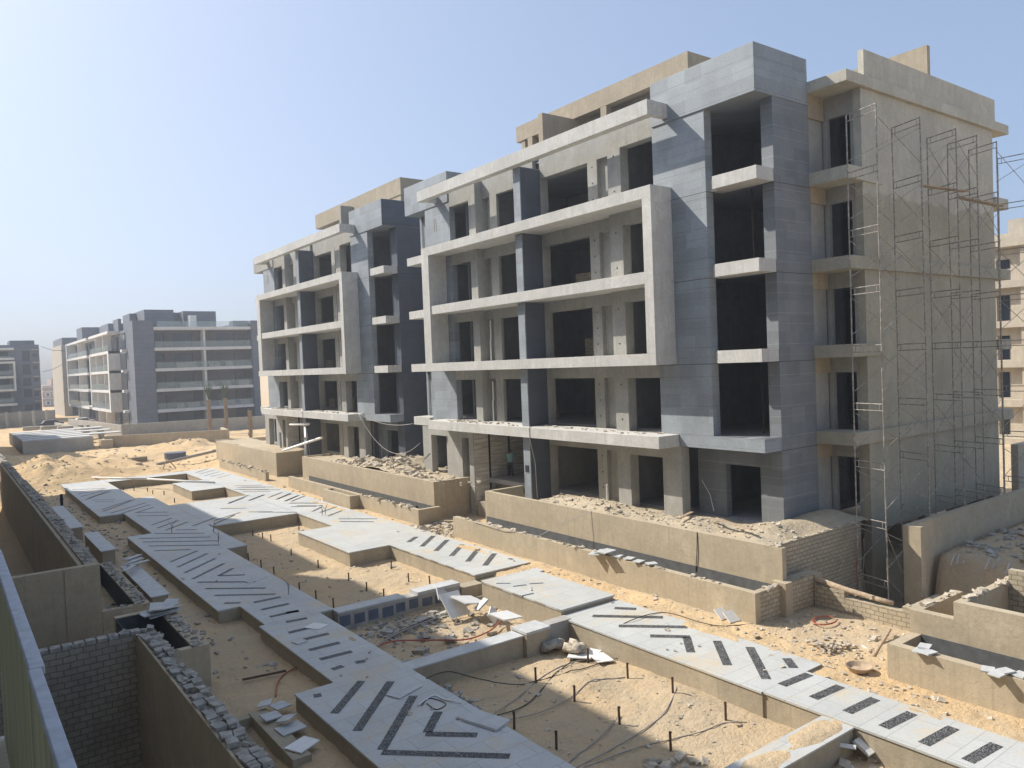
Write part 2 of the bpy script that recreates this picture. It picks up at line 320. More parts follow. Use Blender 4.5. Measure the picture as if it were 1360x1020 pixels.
# ------------------------------------------------------------------ ground
def sm(a,b,x): t=max(0,min(1,(x-a)/(b-a))); return t*t*(3-2*t)
def nz(x,y,s,seed=0): return noise.noise(Vector((x*s+seed,y*s-seed,seed*1.7)))
HEAPS=[(8.2,80,3.6,5,1.0),(12.5,82,3,5,.6),(4,90,3.5,7,1.1),(18,90,5,6,.7),(9.2,73.6,2.4,1.7,.75),(6.2,76,2.0,4,1.2),(22,88,3,6,.9),(14,74.5,3,1.4,.35),(13.6,15.6,.7,.8,.22),(14.8,13.2,.7,1.4,.22),(20.2,10.9,.6,.6,.12),(24,78,3,5,.6),(5.55,17.7,.22,1.5,-.5),(5.0,17.7,.5,1.8,.12)]
def gz(x,y):
    if y<71:
        z=-2.25+( -.2)*sm(8.6,9.4,x); z+=(.58)*sm(16.6,17.2,x)
    else:
        z=-2.1+.15*sm(10,18,x)
    k=sm(69,72,y); z=z*(1-k)+(-1.95)*k if y>69 else z
    # pit before the side wall
    if 22.5<x<60 and -5<y<15.3:
        xe=26.9-(y-12.9)*.25
        pit=sm(22.5,23.0,x)*(1-sm(xe-.25,xe+1.0,x)) if y<12.9 else sm(22.5,23,x)*(1-sm(38.5,40,x))
        z=z*(1-pit)+(-3.5)*pit
        if y<13.3: f=sm(xe-.2,xe+.8,x)*(1-sm(12.9,13.1,y)); z=z*(1-f)+(-.88)*f
    if x<3.75 and y<96: z=-3.7*(1-sm(3.4,3.75,x))+z*sm(3.4,3.75,x)
    amp=.05 if y<69 else .13
    n=amp*(nz(x,y,.7,3)+.6*nz(x,y,1.9,7)+.35*nz(x,y,4.3,1))
    n+=.035*nz(x,y,9,5)
    for hx,hy,sx,sy,h in HEAPS:
        d=((x-hx)/sx)**2+((y-hy)/sy)**2
        if d<6: z+=h*math.exp(-d)*(1+.35*nz(x,y,.9,11))
    if y>150: n*=.3
    return z+n
def axis(segs):
    out=[]
    for a,b,s in segs:
        k=max(1,int(round((b-a)/s))); out+= [a+(b-a)*i/k for i in range(k)]
    return out+[segs[-1][1]]
xs=axis([(-1500,-200,130),(-200,-20,20),(-20,0,2),(0,28,.22),(28,50,.6),(50,120,5),(120,400,30),(400,1500,150)])
ys=axis([(-1500,-100,140),(-100,-4,8),(-4,4,1),(4,30,.22),(30,70,.4),(70,100,.5),(100,150,2.5),(150,400,20),(400,1800,150)])
g=MB(); g.v=[(x,y,gz(x,y) if (abs(x)<150 and -20<y<260) else -2.0) for y in ys for x in xs]
W=len(xs)
for j in range(len(ys)-1):
    for i in range(W-1): g.f.append((j*W+i,j*W+i+1,(j+1)*W+i+1,(j+1)*W+i)); g.mi.append(0)
tag(g.build('ground',M['sand'],smooth=True),kind='structure')
# ------------------------------------------------------------------ paths (granite slabs on plastered bases)
PT=-1.8
rects=[(7.2,10.2,57,69.6),(7.2,11.2,51.2,57),(8.5,11.4,43.5,51.2),(7.3,11.3,36.9,43.5),(7.3,10.35,27.4,36.9),(8.05,10.35,24.8,27.4),(7.85,9.85,18.95,24.8),(6.8,9.8,3,18.95),
(11.4,16.1,43,51.2),(11.2,16.1,51.2,52),(16.1,18.75,38,69.6),(14.2,18.9,31.9,38),(16.2,18.9,24.9,31.9),(13.8,16.1,57,62.5),(10.2,16.1,67.8,69.6),(15.45,18.0,11.4,18.95),(15.5,17.3,-4,11.4)]
b=MB()
for x0,x1,y0,y1 in rects: b.box(x0+.03,x1-.03 if x1 in (17.3,) else x1-.0,y0,y1,-2.95,PT-.055)
pb=b.build('path_base',M['pathbody']); tag(pb,kind='structure')
b=MB()
for x0,x1,y0,y1 in rects: b.box(x0,x1+.02,y0-.02 if (x0,y0) in ((8.05,24.8),) else y0,y1,PT-.05,PT)
# pebble strips, 4 mm proud of the slabs
def strip(p0,p1,w=.2,z=PT,z0=None):
    a=at(*p0,z); c=at(*p1,z); d=(c-a); d.z=0; L=d.length
    if L<.05: return
    d/=L; n=Vector((-d.y,d.x,0))*w/2
    # ends cut square to the paving grid
    b.face([(a-n).to_tuple()[:2]+(z+.004,),(c-n).to_tuple()[:2]+(z+.004,),(c+n).to_tuple()[:2]+(z+.004,),(a+n).to_tuple()[:2]+(z+.004,)])
b.cur=1
c_=lambda a,q:(380+a/3.238,800+q/3.238)
for s in [((325,338),(207,478)),((450,340),(305,553)),((548,402),(412,634)),((412,645),(962,662)),((655,470),(607,560)),((600,566),(822,571)),((118,404),(152,398)),
 ((0,45),(55,37)),((0,85),(90,68)),((10,131),(138,101)),((75,160),(183,134)),((98,206),(230,173)),((145,246),(283,211)),((198,289),(245,274)),((298,260),(340,252))]: strip(c_(*s[0]),c_(*s[1]),.22)
c_=lambda a,q:(300+a/3.4,640+q/3.4)
for s in [((125,545),(248,520)),((160,578),(285,550)),((198,610),(328,581))]: strip(c_(*s[0]),c_(*s[1]),.22)
for s in [((825,272),(860,248)),((885,292),(938,243)),((948,312),(1000,262)),((1018,335),(1068,283)),((1092,360),(1140,302)),((1170,378),(1213,323)),((1280,350),(1292,346))]: strip(c_(*s[0]),c_(*s[1]),.24)
c_=lambda a,q:(60+a/3.778,600+q/3.778)
for s in [((470,435),(830,428)),((490,453),(868,447)),((518,473),(875,468)),((546,497),(730,491)),((545,410),(800,409)),((655,392),(760,391)),((628,553),(765,497)),((663,580),(815,510)),((700,608),(855,535)),((738,640),(898,560)),((870,623),(942,585)),((872,622),(1003,618)),((763,655),(1055,652)),((803,687),(1107,684)),((850,721),(1155,715)),((898,760),(980,758)),
 ((290,300),(450,240)),((330,308),(505,256)),((285,290),(430,243)),((385,310),(525,265)),((450,308),(545,278)),((465,305),(615,303)),((463,322),(620,320)),((535,368),(635,333)),((563,383),(670,345)),((603,395),(715,352)),((740,373),(855,330)),((850,363),(950,318)),((920,260),(1000,230)),((1020,245),(1100,215)),((1120,230),(1190,203)),((1165,238),(1230,208)),((1205,248),(1270,220)),((1225,258),(1360,257)),((1235,275),(1360,274)),
 ((135,190),(300,184)),((150,200),(290,193)),((165,212),(300,186)),((180,225),(310,190)),((205,240),(325,193)),((215,232),(330,200)),((235,243),(350,238)),((250,252),(345,248)),((950,170),(1090,168)),((960,180),(1110,178)),((975,190),(1120,189)),((990,200),(1130,199)),((755,105),(820,85)),((775,112),(850,92)),((800,120),(875,100)),((830,125),(900,108)),((865,130),(930,115)),((1020,302),(1140,301)),((880,285),(1010,283))]: strip(c_(*s[0]),c_(*s[1]),.17)
c_=lambda a,q:(260+a/3.579,560+q/3.579)
for s in [((555,427),(600,405)),((590,432),(668,405)),((632,447),(708,418)),((678,462),(862,462)),((685,475),(845,476)),((450,387),(620,388)),((480,400),(640,399)),((380,370),(455,343)),((425,377),(490,350)),((455,379),(520,352)),((255,375),(325,348)),((155,388),(250,350)),((185,322),(400,324)),((215,310),(370,311)),((300,430),(480,431)),((90,470),(210,432))]: strip(c_(*s[0]),c_(*s[1]),.17)
c_=lambda a,q:(1000+a/3,680+q/3)
for s in [((115,690),(225,646)),((240,742),(350,694)),((375,798),(488,744)),((520,858),(635,801)),((680,925),(800,859)),((855,993),(972,926))]: strip(c_(*s[0]),c_(*s[1]),.25)
c_=lambda a,q:(740+a/3.238,760+q/3.238)
for s in [((247,154),(340,158)),((152,188),(455,194)),((265,231),(560,236)),((400,274),(572,278)),((557,280),(575,345)),((687,295),(733,400)),((828,322),(900,460)),((986,370),(1018,412))]: strip(c_(*s[0]),c_(*s[1]),.24)
b.cur=0
path=b.build('path',[M['granite'],M['pebble']]); tag(path,kind='structure')
# raised middle slab and its step
b=MB(); b.box(15.6,17.95,19.0,23.55,PT+.10,PT+.16); o=b.build('paving_slab',M['granite']); tag(o,'raised granite platform slab between two lengths of the right-hand path','slab')
c=MB(); c.box(15.62,17.9,19.02,23.53,-2.9,PT+.098); c.build('slab_base',M['pathbody'],o)
b=MB(); b.box(16.35,18.6,23.6,24.1,-2.9,PT-.02); o=b.build('step',M['tile']); tag(o,'narrow stone step closing the far end of the raised platform','step')
b=MB(); b.box(16.35,18.6,24.15,24.87,-2.9,PT-.2); o=b.build('step',M['pathbody']); tag(o,'lower concrete step just under the end of the far path','step')
# planter cross walls
def cross(y0,y1,x0,x1,zt,label,face=M['pathbody'],top=M['tile'],cat='planter wall'):
    o=MB().box(x0,x1,y0,y1,-2.95,zt-.045).build('planter_wall',face); tag(o,label,cat)
    MB().box(x0,x1,y0-.03,y1+.02,zt-.04,zt).build('coping',top,o); return o
w=cross(18.4,18.92,9.82,13.6,PT-.01,'long low planter wall with blue-grey coping crossing from near path to raised platform')
MB().box(13.62,14.5,18.25,18.95,-2.95,PT+.02).build('end_block',M['pathbody'],w); MB().box(13.6,14.52,18.22,18.97,PT+.022,PT+.1).build('end_slab',M['tile'],w)
MB().box(14.52,15.58,18.5,18.9,-2.95,PT+.02).build('end_block',M['mortar'],w)
w=MB().box(10.37,15.2,24.4,24.9,-2.95,PT-.1).build('planter_wall',M['mortar']); tag(w,'planter wall with dark blocks smeared with white mortar','planter wall')
b=MB()
for i in range(9): b.box(10.42+i*.53,10.42+i*.53+.40+random.uniform(-.05,.04),24.385,24.41,-2.35+random.uniform(-.04,.04),PT-.22+random.uniform(-.04,.04))
b.build('dark_block',M['patch'],w)
MB().box(10.37,12.9,24.36,24.95,PT-.095,PT-.03).build('coping',M['tile'],w); MB().box(13.4,15.2,24.36,24.95,PT-.095,PT+.02).build('coping',M['tile'],w)
MB().box(15.22,16.18,24.3,24.85,-2.95,PT-.18).build('end_block',M['pathbody'],w)
w=cross(9.1,9.8,9.82,15.46,PT-.02,'planter wall at the near edge with sand spilt over its coping',top=M['granite'])
# loose garden cross base bits
# ------------------------------------------------------------------ near apartment building
ZT=[.12,3.28,6.45,9.6,12.78,15.95]
LIN=[z-.97 for z in ZT[1:]]
B1=empty('apartment_building',(23.9,16.45,0),'large unfinished concrete apartment block nearest the camera, with scaffolding on its side','building','unfinished apartment blocks along the path')
def P(mb,name,mat,par=B1,**k): return mb.build(name,mat,par,**k)
# cladding panels
b=MB(); b.box(22.95,23.35,18.68,21.25,2.81,15.30); P(b,'cladding_panel',M['clad'])
b=MB(); b.box(22.95,23.3,36.32,38.97,2.81,15.30); P(b,'cladding_panel',M['clad'])
for y0,y1 in ((16.43,21.22),(36.4,41.22)):
    b=MB(); b.box(22.9,26.05 if y0<20 else 24.2,y0,y1,15.303,16.97); P(b,'tower_head',M['cladhead'],bevel=.006)
# head -Y face darker joints: pillars
b=MB(); b.box(23.9,26.1,16.45,17.32,-.5,2.81); b.box(23.9,26.1,16.45,16.93,2.81,15.3); P(b,'corner_pillar',M['cladjoint'])
b=MB(); b.box(23.9,24.6,40.6,41.2,-.5,15.3); P(b,'corner_pillar',M['clad'])
b=MB(); b.box(26.1,27.2,16.6,17.3,-.5,16.2); P(b,'recess_wall',M['plaster'])
# sills of the towers
for k in range(1,5):
    for y0,y1 in ((16.45,18.35),(39.3,41.2)):
        z=ZT[k]
        if k==1: MB().box(22.92,23.895,y0,18.66 if y0<20 else y1,z-.46,z+.02).build('balcony_sill',M['clad'] if y0<20 else M['beam'],B1,bevel=.005)
        else:
            MB().box(22.9,23.88,y0,y1,z-.46,z).build('balcony_sill',M['beam'],B1,bevel=.006)
            if y0<20: MB().box(23.2,23.88,18.36,18.67,z-.46,z-.01).build('balcony_sill',M['beam'],B1)
# right bay facade
for k in range(5):
    z0=ZT[k] if k else -.5; z1=LIN[k]; zc=ZT[k+1]
    b=MB()
    # projecting column pair and its window
    b.wallx(22.95,.47,21.255 if k else 20.3,23.8,z0,zc,[(21.25,23.05,z0-.1,z1)])
    if k==0: pass
    # lintel over the recessed bay and its columns
    b.box(23.4,23.85,23.8,28.9,z1,zc); b.box(23.4,23.85,24.93,25.54,z0,z1); b.box(23.4,23.85,28.84,28.9,z0,z1)
    b.box(23.6,23.8,23.8,24.93,z0,z1)
    # left bay
    if k>0:
        b.wallx(22.95,.3,33.8,36.31,z0,zc,[(34.41,36.32,z0-.1,z1)])
        b.box(23.4,23.62,29.42,33.79,z1,zc); b.box(23.4,23.56,32.5,33.15,z0,z1); b.box(23.72,23.85,32.9,33.79,z0,zc); b.box(23.252,23.85,33.8,34.2,z0,zc); b.box(23.562,23.72,33.0,33.15,z0,z1)
    P(b,'facade_wall',M['plaster'])
# ground floor pieces left of the entrance
b=MB(); b.box(22.95,23.35,34.86,35.3,-1.9,2.81); b.box(22.95,23.6,36.0,37.45,-.5,2.81); b.box(22.95,23.4,35.3,36.0,2.3,2.81); b.box(22.95,23.35,39.3,40.25,-.5,2.81); b.box(22.95,23.4,37.45,39.3,2.3,2.81); b.box(23.2,23.5,37.45,38.0,-.5,2.3)
P(b,'ground_floor_wall',M['plaster'])
b=MB().wallx(23.93,.3,17.33,20.29,-.5,2.81,[(17.4,18.95,-.6,2.14)]); P(b,'ground_floor_wall',M['cladjoint'])
b=MB(); b.box(22.7,24.1,18.9,20.3,2.30,2.80); 
# fin
b=MB(); b.box(22.2,23.86,28.905,29.41,-.9,2.8); b.box(22.2,23.86,28.905,29.41,3.29,5.99); b.box(22.2,23.86,28.905,29.41,6.46,9.1)
b.box(22.2,23.86,28.905,29.41,9.61,12.33); b.box(22.2,23.86,28.905,29.41,12.79,15.44); P(b,'cladding_fin',[M['clad']])
b=MB()
for a,c2 in ((-.9,2.78),(3.3,5.97),(6.47,9.08),(9.62,12.3),(12.8,15.4)): b.box(22.25,23.39,28.893,28.902,a,c2)
P(b,'dark_fin_panel',M['claddark'])
# slabs, frame and beams
MB().box(21.8,24.3,20.35,37.6,2.81,3.28).build('balcony_slab',M['beam'],B1,bevel=.006)
b=MB()
b.box(21.8,23.38,20.35,37.6,6.0,6.45); b.box(21.8,23.38,20.35,37.6,12.34,12.8); b.box(21.8,22.94,20.35,20.81,6.452,12.338); b.box(21.8,22.94,36.86,37.6,6.452,12.338); 
P(b,'balcony_frame',M['beam'],bevel=.006)
MB().box(21.86,23.38,20.812,36.858,9.12,9.58).build('balcony_slab',M['beam'],B1,bevel=.006)
b=MB(); b.box(21.8,22.2,20.37,37.8,15.42,15.99); b.box(22.2,22.94,20.37,20.65,15.45,15.98); b.box(22.2,22.94,37.5,37.8,15.45,15.98)
P(b,'roof_pergola',M['beam'],bevel=.006)
# interiors: floors, rear walls, partitions, roof
b=MB()
for k in range(0,6):
    z=ZT[k]
    b.box(23.86,38.0,17.32,41.0,z-.27,z-.02)
b.box(23.41,23.86,20.3,28.9,3.0,3.26)
P(b,'floor_slab',M['inside'])
b=MB()
b.box(37.7,38.0,15.3,41.0,-.5,15.9); b.box(23.9,37.7,40.7,41.0,-.5,15.9)
for y in (21.3,24.0,29.0,33.9,36.3): b.box(24.1 if y!=29.0 else 27,30,y,y+.15,-.1 if y!=33.9 else 3.3,15.6)
b.box(29.5,29.7,17.3,40.7,-.1,15.6)
P(b,'inner_wall',M['inside'])
for k,(x,y,w_,h_) in enumerate(((25.2,26.6,.5,1.5),(25.6,31.2,.6,1.1),(25.4,22.2,.5,1.3))):
    for f in (1,2,3):
        b=MB(); b.box(x,x+.4,y,y+w_+.5*f,ZT[f],ZT[f]+h_*.6); rubs=None; P(b,'block_partition',M['brick'])
for f,y in ((1,27.2),(2,26.2),(3,27),(4,26.4),(2,22),(4,22.4),(1,17.9),(3,18.1)):
    b=MB(); b.tube([(24.9,y,ZT[f]),(24.95,y+.05,ZT[f+1]-.28)],.04,6); P(b,'steel_prop',M['rust'])
# parapet / penthouse
b=MB(); b.box(23.45,23.79,21.3,36.4,15.955,16.3); P(b,'roof_parapet',M['plaster'])
b=MB(); b.box(26,26.35,21.9,34.0,18.32,19.15); b.box(26.35,33,33.7,34.0,18.32,19.15); b.box(26.35,33,21.9,22.2,18.32,19.15); b.box(26.0,26.3,26.9,27.3,15.95,18.31); b.box(26.0,26.3,32.6,33.0,15.95,18.31); b.box(26.05,26.3,33.3,33.6,15.95,18.31); b.box(26,26.3,31.4,31.75,15.95,18.31)
b.box(26.36,33,22.21,33.69,18.7,18.9); P(b,'penthouse',M['tan'])
b=MB(); b.wallx(27.4,.2,22.2,33.69,15.95,18.69,[(28,30,16,18)]); P(b,'penthouse_wall',M['plaster'])
b=MB(); b.box(24,26.9,29.25,29.58,15.98,18.31); P(b,'roof_divider_wall',M['tan'])
# side wing
b=MB()
YS=15.05
holes=[(28.18,31.2,-3.6,-.38),(31.6,34.5,-1.6,-.42),(34.9,37.4,-1.6,-.42)]
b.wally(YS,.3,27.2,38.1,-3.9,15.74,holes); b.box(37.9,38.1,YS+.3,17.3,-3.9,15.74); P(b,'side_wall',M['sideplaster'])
b=MB()
wh=[]
for k in range(5): wh.append((15.5,16.42,(ZT[k] if k else .1)-.02,LIN[k]-.02))
b.wallx(27.25,.2,15.36,16.6,-.5,15.74,wh); P(b,'wing_wall',M['plaster'])
for k in range(1,5):
    z=ZT[k]+.05
    b=MB(); b.box(26.05,27.22,14.92,16.58,z-.46,z)
    if k in (1,3): b.box(27.22,39.4,14.92,YS-.003,z-.46,z); b.box(38.105,39.4,YS,17,z-.46,z)
    else: b.box(27.22,28.5,14.97,YS-.003,z-.46,z); b.box(38.105,39.4,14.95,17,z-.46,z)
    P(b,'side_balcony',M['sideplaster'],bevel=.01)
    MB().box(26.15,27.2,16.5,16.598,z-1.05,z-.462).build('side_balcony',M['tan'],B1)
MB().box(26.15,27.2,16.5,16.598,14.9,15.745).build('side_balcony',M['tan'],B1)
b=MB(); b.box(26.05,39.45,14.9,17.3,15.75,16.15); P(b,'wing_roof_slab',M['sideplaster'],bevel=.01)
b=MB(); b.box(27.75,38.8,15.2,15.42,16.152,17.28); P(b,'wing_parapet',M['sideplaster'])
b=MB(); b.box(26.2,27.3,18.4,18.7,16.15,17.45); b.box(26.2,32,18.7,24,16.15,17.35); P(b,'roof_block',M['tan'])
b=MB(); b.box(34.1,34.35,15.9,19.5,16.152,19.0); P(b,'roof_screen_wall',M['tan'])
# entrance: striped marble side wall, dark metal joints, steps
b=MB(); b.box(22.96,27.5,34.86-.02,34.855+.2,-1.9,2.8) if False else None
b=MB(); b.box(23.0,27.5,34.80,34.855,-1.3,2.78); e=P(b,'entrance_cladding',M['marble'])
b=MB(); b.box(23.88,24.0,34.78,34.799,-1.0,2.78); b.box(25.2,25.32,34.78,34.799,-.6,2.78); b.build('metal_joint',M['dark'],e)
b=MB(); b.box(27.5,27.7,29.4,34.85,-1,2.8); b.box(23.88,27.5,29.41,29.6,-1,2.8); P(b,'entrance_wall',M['plaster'])
for i in range(7): MB().box(23.0+i*.32,27.5,29.62,34.78,-1.9,-1.25+.19*(i+1)).build('entrance_step',M['pathbody'],B1)
# lit end cap of fin, lamp plate
MB().box(22.185,22.198,29.02,29.3,1.1,1.42).build('socket_plate',M['dark'],B1)
# vent slots, drain pipes on the left bay, small plug holes
b=MB()
for y in (37.75,37.95): b.box(22.935,22.949,y,y+.05,13.9,14.6)
P(b,'vent_slot',M['tan'])
for k in (1,2):
    b=MB(); b.tube([(23.3,33.35,ZT[k]+.02),(23.3,33.35,ZT[k]+1.1),(23.3,33.3,ZT[k]+1.15),(23.3,33.3,ZT[k]+2.1)],.045); P(b,'drain_pipe',M['white'])
b=MB(); 
for k in range(5):
    for y,dz in ((23.4,1.9),(23.4,.45)):
        if k: b.box(22.94,22.949,y,y+.06,ZT[k]+dz,ZT[k]+dz+.06)
    for y,dz in ((25.2,1.9),(25.2,.5),(25.2,1.2)): b.box(23.39,23.399,y,y+.06,ZT[k]+dz,ZT[k]+dz+.06)
P(b,'plug_hole',M['dark'])
b=MB(); b.tube([(22.75,24.3,.15),(22.75,24.3,.95)],.05); P(b,'drain_pipe',M['white'])
# rubble left on the first slab, hanging cables
def slabrub():
    b=MB()
    for _ in range(90):
        y=random.choice((random.uniform(29.6,36.6),random.uniform(21,28.5),random.gauss(34.3,.6))); stone(b,(random.uniform(21.95,22.8),y,3.3),random.uniform(.04,.16),.5)
    b.build('broken_bricks',M['rubtan'],B1)
slabrub()
b=MB(); b.tube([(21.78,28.35,3.3),(21.77,28.33,2.8),(22.1,28.4,1.6),(22.3,28.6,-.1)],.018,5); P(b,'hanging_cable',M['cable'])
b=MB(); b.tube([(23.9,20.1,1.4),(23.86,19.7,.9),(23.7,19.4,.3)],.014,5); P(b,'hanging_cable',M['white'])
# ------------------------------------------------------------------ second building
B2=copy_tree(B1,None,skip=('side_wall','wing_wall','side_balcony','wing_roof_slab','wing_parapet','roof_block','roof_screen_wall','recess_wall','penthouse','roof_divider_wall','penthouse_wall','corner_pillar','drain_pipe','tower_head'))
B2.location.y+=27.8; B2['label']='unfinished concrete apartment block with dark blue side wall, standing behind the nearest one'; B2['category']='building'
D=27.8
b=MB(); b.box(23.9,38,16.45+D,16.75+D,-.5,15.3); b.box(23.9,24.4,16.76+D,17.32+D,-.5,15.3); b.build('side_wall',M['claddark'],B2)
b=MB(); b.box(22.9,26.05,16.43+D,21.22+D,15.303,16.97); b.build('tower_head',M['cladhead'],B2)
b=MB(); b.box(22.92,26.0,16.425+D-.01,16.425+D-.002,15.32,16.95); b.build('dark_side_panel',M['claddark'],B2)
b=MB(); b.box(22.9,24.2,36.4+D,41.22+D,15.1,16.3); b.build('tower_head',M['plaster'],B2)
b=MB(); b.box(23.9,24.6,40.6+D,41.2+D,-.5,15.3); b.build('corner_pillar',M['clad'],B2)
b=MB(); b.box(24.6,33,16.9+D,31+D,17.5,18.6); b.box(24.65,33,17+D,22+D,15.97,17.5); b.build('penthouse',M['tan'],B2)
b=MB(); b.box(23.6,26,24.0+D,24.3+D,15.97,18.0); b.build('roof_divider_wall',M['plaster'],B2)
# ------------------------------------------------------------------ opposite building behind/above the camera (casts the courtyard's shade)
B0=empty('apartment_building',(-4,40,0),'block on the camera side of the courtyard, its balcony rail at the left edge','building')
b=MB(); b.box(-14,-1.6,-25,79.3,-4.3,16.2); b.build('facade_wall',M['farwhite'],B0)
b=MB(); b.box(-12,-.1,-25,44,16.3,19.85); b.box(-12,-.1,44,51.6,16.3,20.9); b.box(-12,-.1,51.6,54,16.3,18.0); b.box(-12,-.1,54,65,16.3,20.9); b.box(-12,-.1,65,74,16.3,19.6); b.build('penthouse',M['tan'],B0)
b=MB(); b.box(-1.6,-.1,5,79.2,15.5,16.25)
for z in (1.7,4.85,8.0,11.2): b.box(-1.6,-.15,6 if z>4 else 6,79.0,z-.4,z)
b.box(-1.6,-.1,-25,6,15.5,16.25); b.box(-1.6,.26,-25,5.65,3.8,4.15); b.build('balcony_slab',M['beam'],B0)
b=MB()
for y in (20,37,46,62,74): b.box(-1.6,-.1,y,y+2.8,-2.2,16.2)
b.build('cladding_panel',M['clad'],B0)
BX=empty('apartment_building',(-4,115,0),'next block down the camera side of the courtyard, shading the far sand','building')
MB().box(-14,-.3,98,130,-3,17).build('facade_wall',M['farwhite'],BX); MB().box(-12,-.35,100,128,17.002,19.5).build('penthouse',M['tan'],BX)
for z in (1.7,4.85,8.0,11.2,14.4): MB().box(-.297,-.05,99,129,z-.4,z).build('balcony_slab',M['beam'],BX)
# railing on the camera's balcony
r=empty('balcony_railing',(.15,2,4.55),'green glass balcony railing with blue-grey metal handrail at the left edge','railing')
zr=5.3
MB().box(.199,.240,.5,3.17,zr-.03,zr).build('handrail',M['rail'],r,bevel=.004); MB().box(.203,.252,3.18,5.6,zr-.032,zr-.002).build('handrail',M['rail'],r,bevel=.004)
MB().box(.212,.224,.5,3.165,4.16,zr-.032).build('glass_panel',M['railglass'],r); MB().box(.214,.226,3.18,5.6,4.16,zr-.034).build('glass_panel',M['railglass'],r)

# ------------------------------------------------------------------ helpers for rubble
def scatter(name,mat,n,fx,label,s0,s1,flat=.5):
    b=MB()
    for _ in range(n):
        q=fx()
        s=(s0+(s1-s0)*random.random()**2.2)*(1 if random.random()<.9 else 1.9); stone(b,(q[0],q[1],q[2]+s*.15),s,flat)
    return tag(b.build(name,mat),label,'rubble',kind='stuff')
def rubtop(mb,x0,x1,y0,y1,z,n,s0=.12,s1=.24):   # broken bricks left along a wall top
    for _ in range(n):
        s=random.uniform(s0,s1); stone(mb,(random.uniform(x0,x1),random.uniform(y0,y1),z+s*.12),s,.5)
# ------------------------------------------------------------------ terrace walls and planters on the right side
w=MB().box(20.83,21.03,14.72,30.8,-2.5,.2).build('terrace_wall',M['wallplaster']); tag(w,'long plastered terrace wall holding sand before the nearest block','wall')
MB().box(21.03,23.0,30.6,30.8,-2.5,.2).build('return_wall',M['wallplaster'],w)
MB().box(21.035,26.2,14.9,15.04,-3.9,.16).build('brick_return',M['brick'],w)
MB().box(20.83,21.04,14.45,14.72,-2.5,.2).build('end_pier',M['wallplaster'],w)
b=MB(); rubtop(b,20.88,20.98,14.5,14.9,.2,6,.08,.16); rubtop(b,21.1,26,14.93,15.0,.16,22,.06,.16); b.build('broken_bricks',M['rubtan'],w)
w=MB().box(19.35,19.6,14.4,31.4,-2.5,-.9).build('planter_wall',M['wallplaster']); tag(w,'low outer planter wall running under the long terrace wall, broken slabs on its rim','planter wall')
b=MB(); b.box(19.601,20.829,14.4,14.62,-2.5,-.9); b.build('end_wall',M['brick'],w)
MB().box(19.601,20.829,14.38,14.399,-2.5,-2.3).build('end_wall',M['wallplaster'],w)
b=MB(); b.box(20.829,22.2,14.25,14.7,-2.5,-.83); b.build('buttress',M['brick'],w); MB().box(20.6,20.95,14.2,14.71,-2.5,-.82).build('buttress',M['wallplaster'],w); MB().box(22.2,22.6,14.2,14.75,-2.5,-.85).build('buttress',M['wallplaster'],w)
b=MB(); rubtop(b,19.4,19.55,15,31,-.9,60,.06,.18); rubtop(b,20,20.8,14.4,14.6,-.9,14,.08,.16); b.build('broken_bricks',M['rubtan'],w)
MB().box(19.6,20.83,14.62,31.2,-2.5,-1.75).build('planter_soil',M['fill'],w)
w=MB().box(20.83,21.03,35.62,54.2,-2.5,.14).build('terrace_wall',M['wallplaster']); tag(w,'plastered terrace wall before the gap between the two blocks, heaped with rubble','wall')
MB().box(21.03,23.6,35.62,35.85,-2.5,.14).build('return_wall',M['wallplaster'],w); MB().box(21.03,22.9,54.0,54.2,-2.5,.14).build('return_wall',M['wallplaster'],w)
b=MB(); 
for _ in range(26): b.box(*(lambda y,z,s:(22.55+0*s,22.56,35.6-.01,35.612,z,z+s))(0,0,0)) if False else None
w2=MB().box(19.5,19.72,35.0,53.5,-2.5,-1.08).build('planter_wall',M['wallplaster']); tag(w2,'low planter wall with an open chamber, beneath the rubble-filled terrace','planter wall')
b=MB(); b.box(19.72,20.829,35.0,35.25,-2.5,-1.08); b.box(18.9,19.5,42.0,42.25,-2.5,-1.1); b.box(18.9,19.1,42.25,46,-2.5,-1.1); b.box(19.1,19.5,45.8,46,-2.5,-1.1); b.build('end_wall',M['wallplaster'],w2)
b=MB(); rubtop(b,19.52,19.7,36,42,-1.08,30,.08,.26); b.build('broken_bricks',M['rubtan'],w2)
w=MB().box(20.83,21.03,59.6,76,-2.5,.0).build('terrace_wall',M['wallplaster']); tag(w,'farthest plastered terrace wall beside the far block','wall')
MB().box(21.03,23.6,59.6,59.8,-2.5,0).build('return_wall',M['wallplaster'],w)
w=MB().box(19.4,19.65,58,70,-2.5,-1.2).build('planter_wall',M['wallplaster']); tag(w,'broken low planter wall under the farthest terrace wall','planter wall')
b=MB(); rubtop(b,19.4,19.65,58,70,-1.2,40,.1,.3); b.build('broken_bricks',M['rubtan'],w)
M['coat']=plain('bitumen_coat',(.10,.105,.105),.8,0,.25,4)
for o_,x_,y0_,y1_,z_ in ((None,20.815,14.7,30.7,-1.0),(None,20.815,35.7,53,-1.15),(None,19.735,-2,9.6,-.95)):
    MB().box(x_,x_+.012,y0_,y1_,-1.74 if x_>20 else -2.5,z_).build('waterproof_coat',M['coat'],{20.815:[q for q in bpy.data.objects if q.name.startswith('terrace_wall')][0 if y0_<20 else 1]}.get(x_) if x_>20 else None) if x_>20 else None
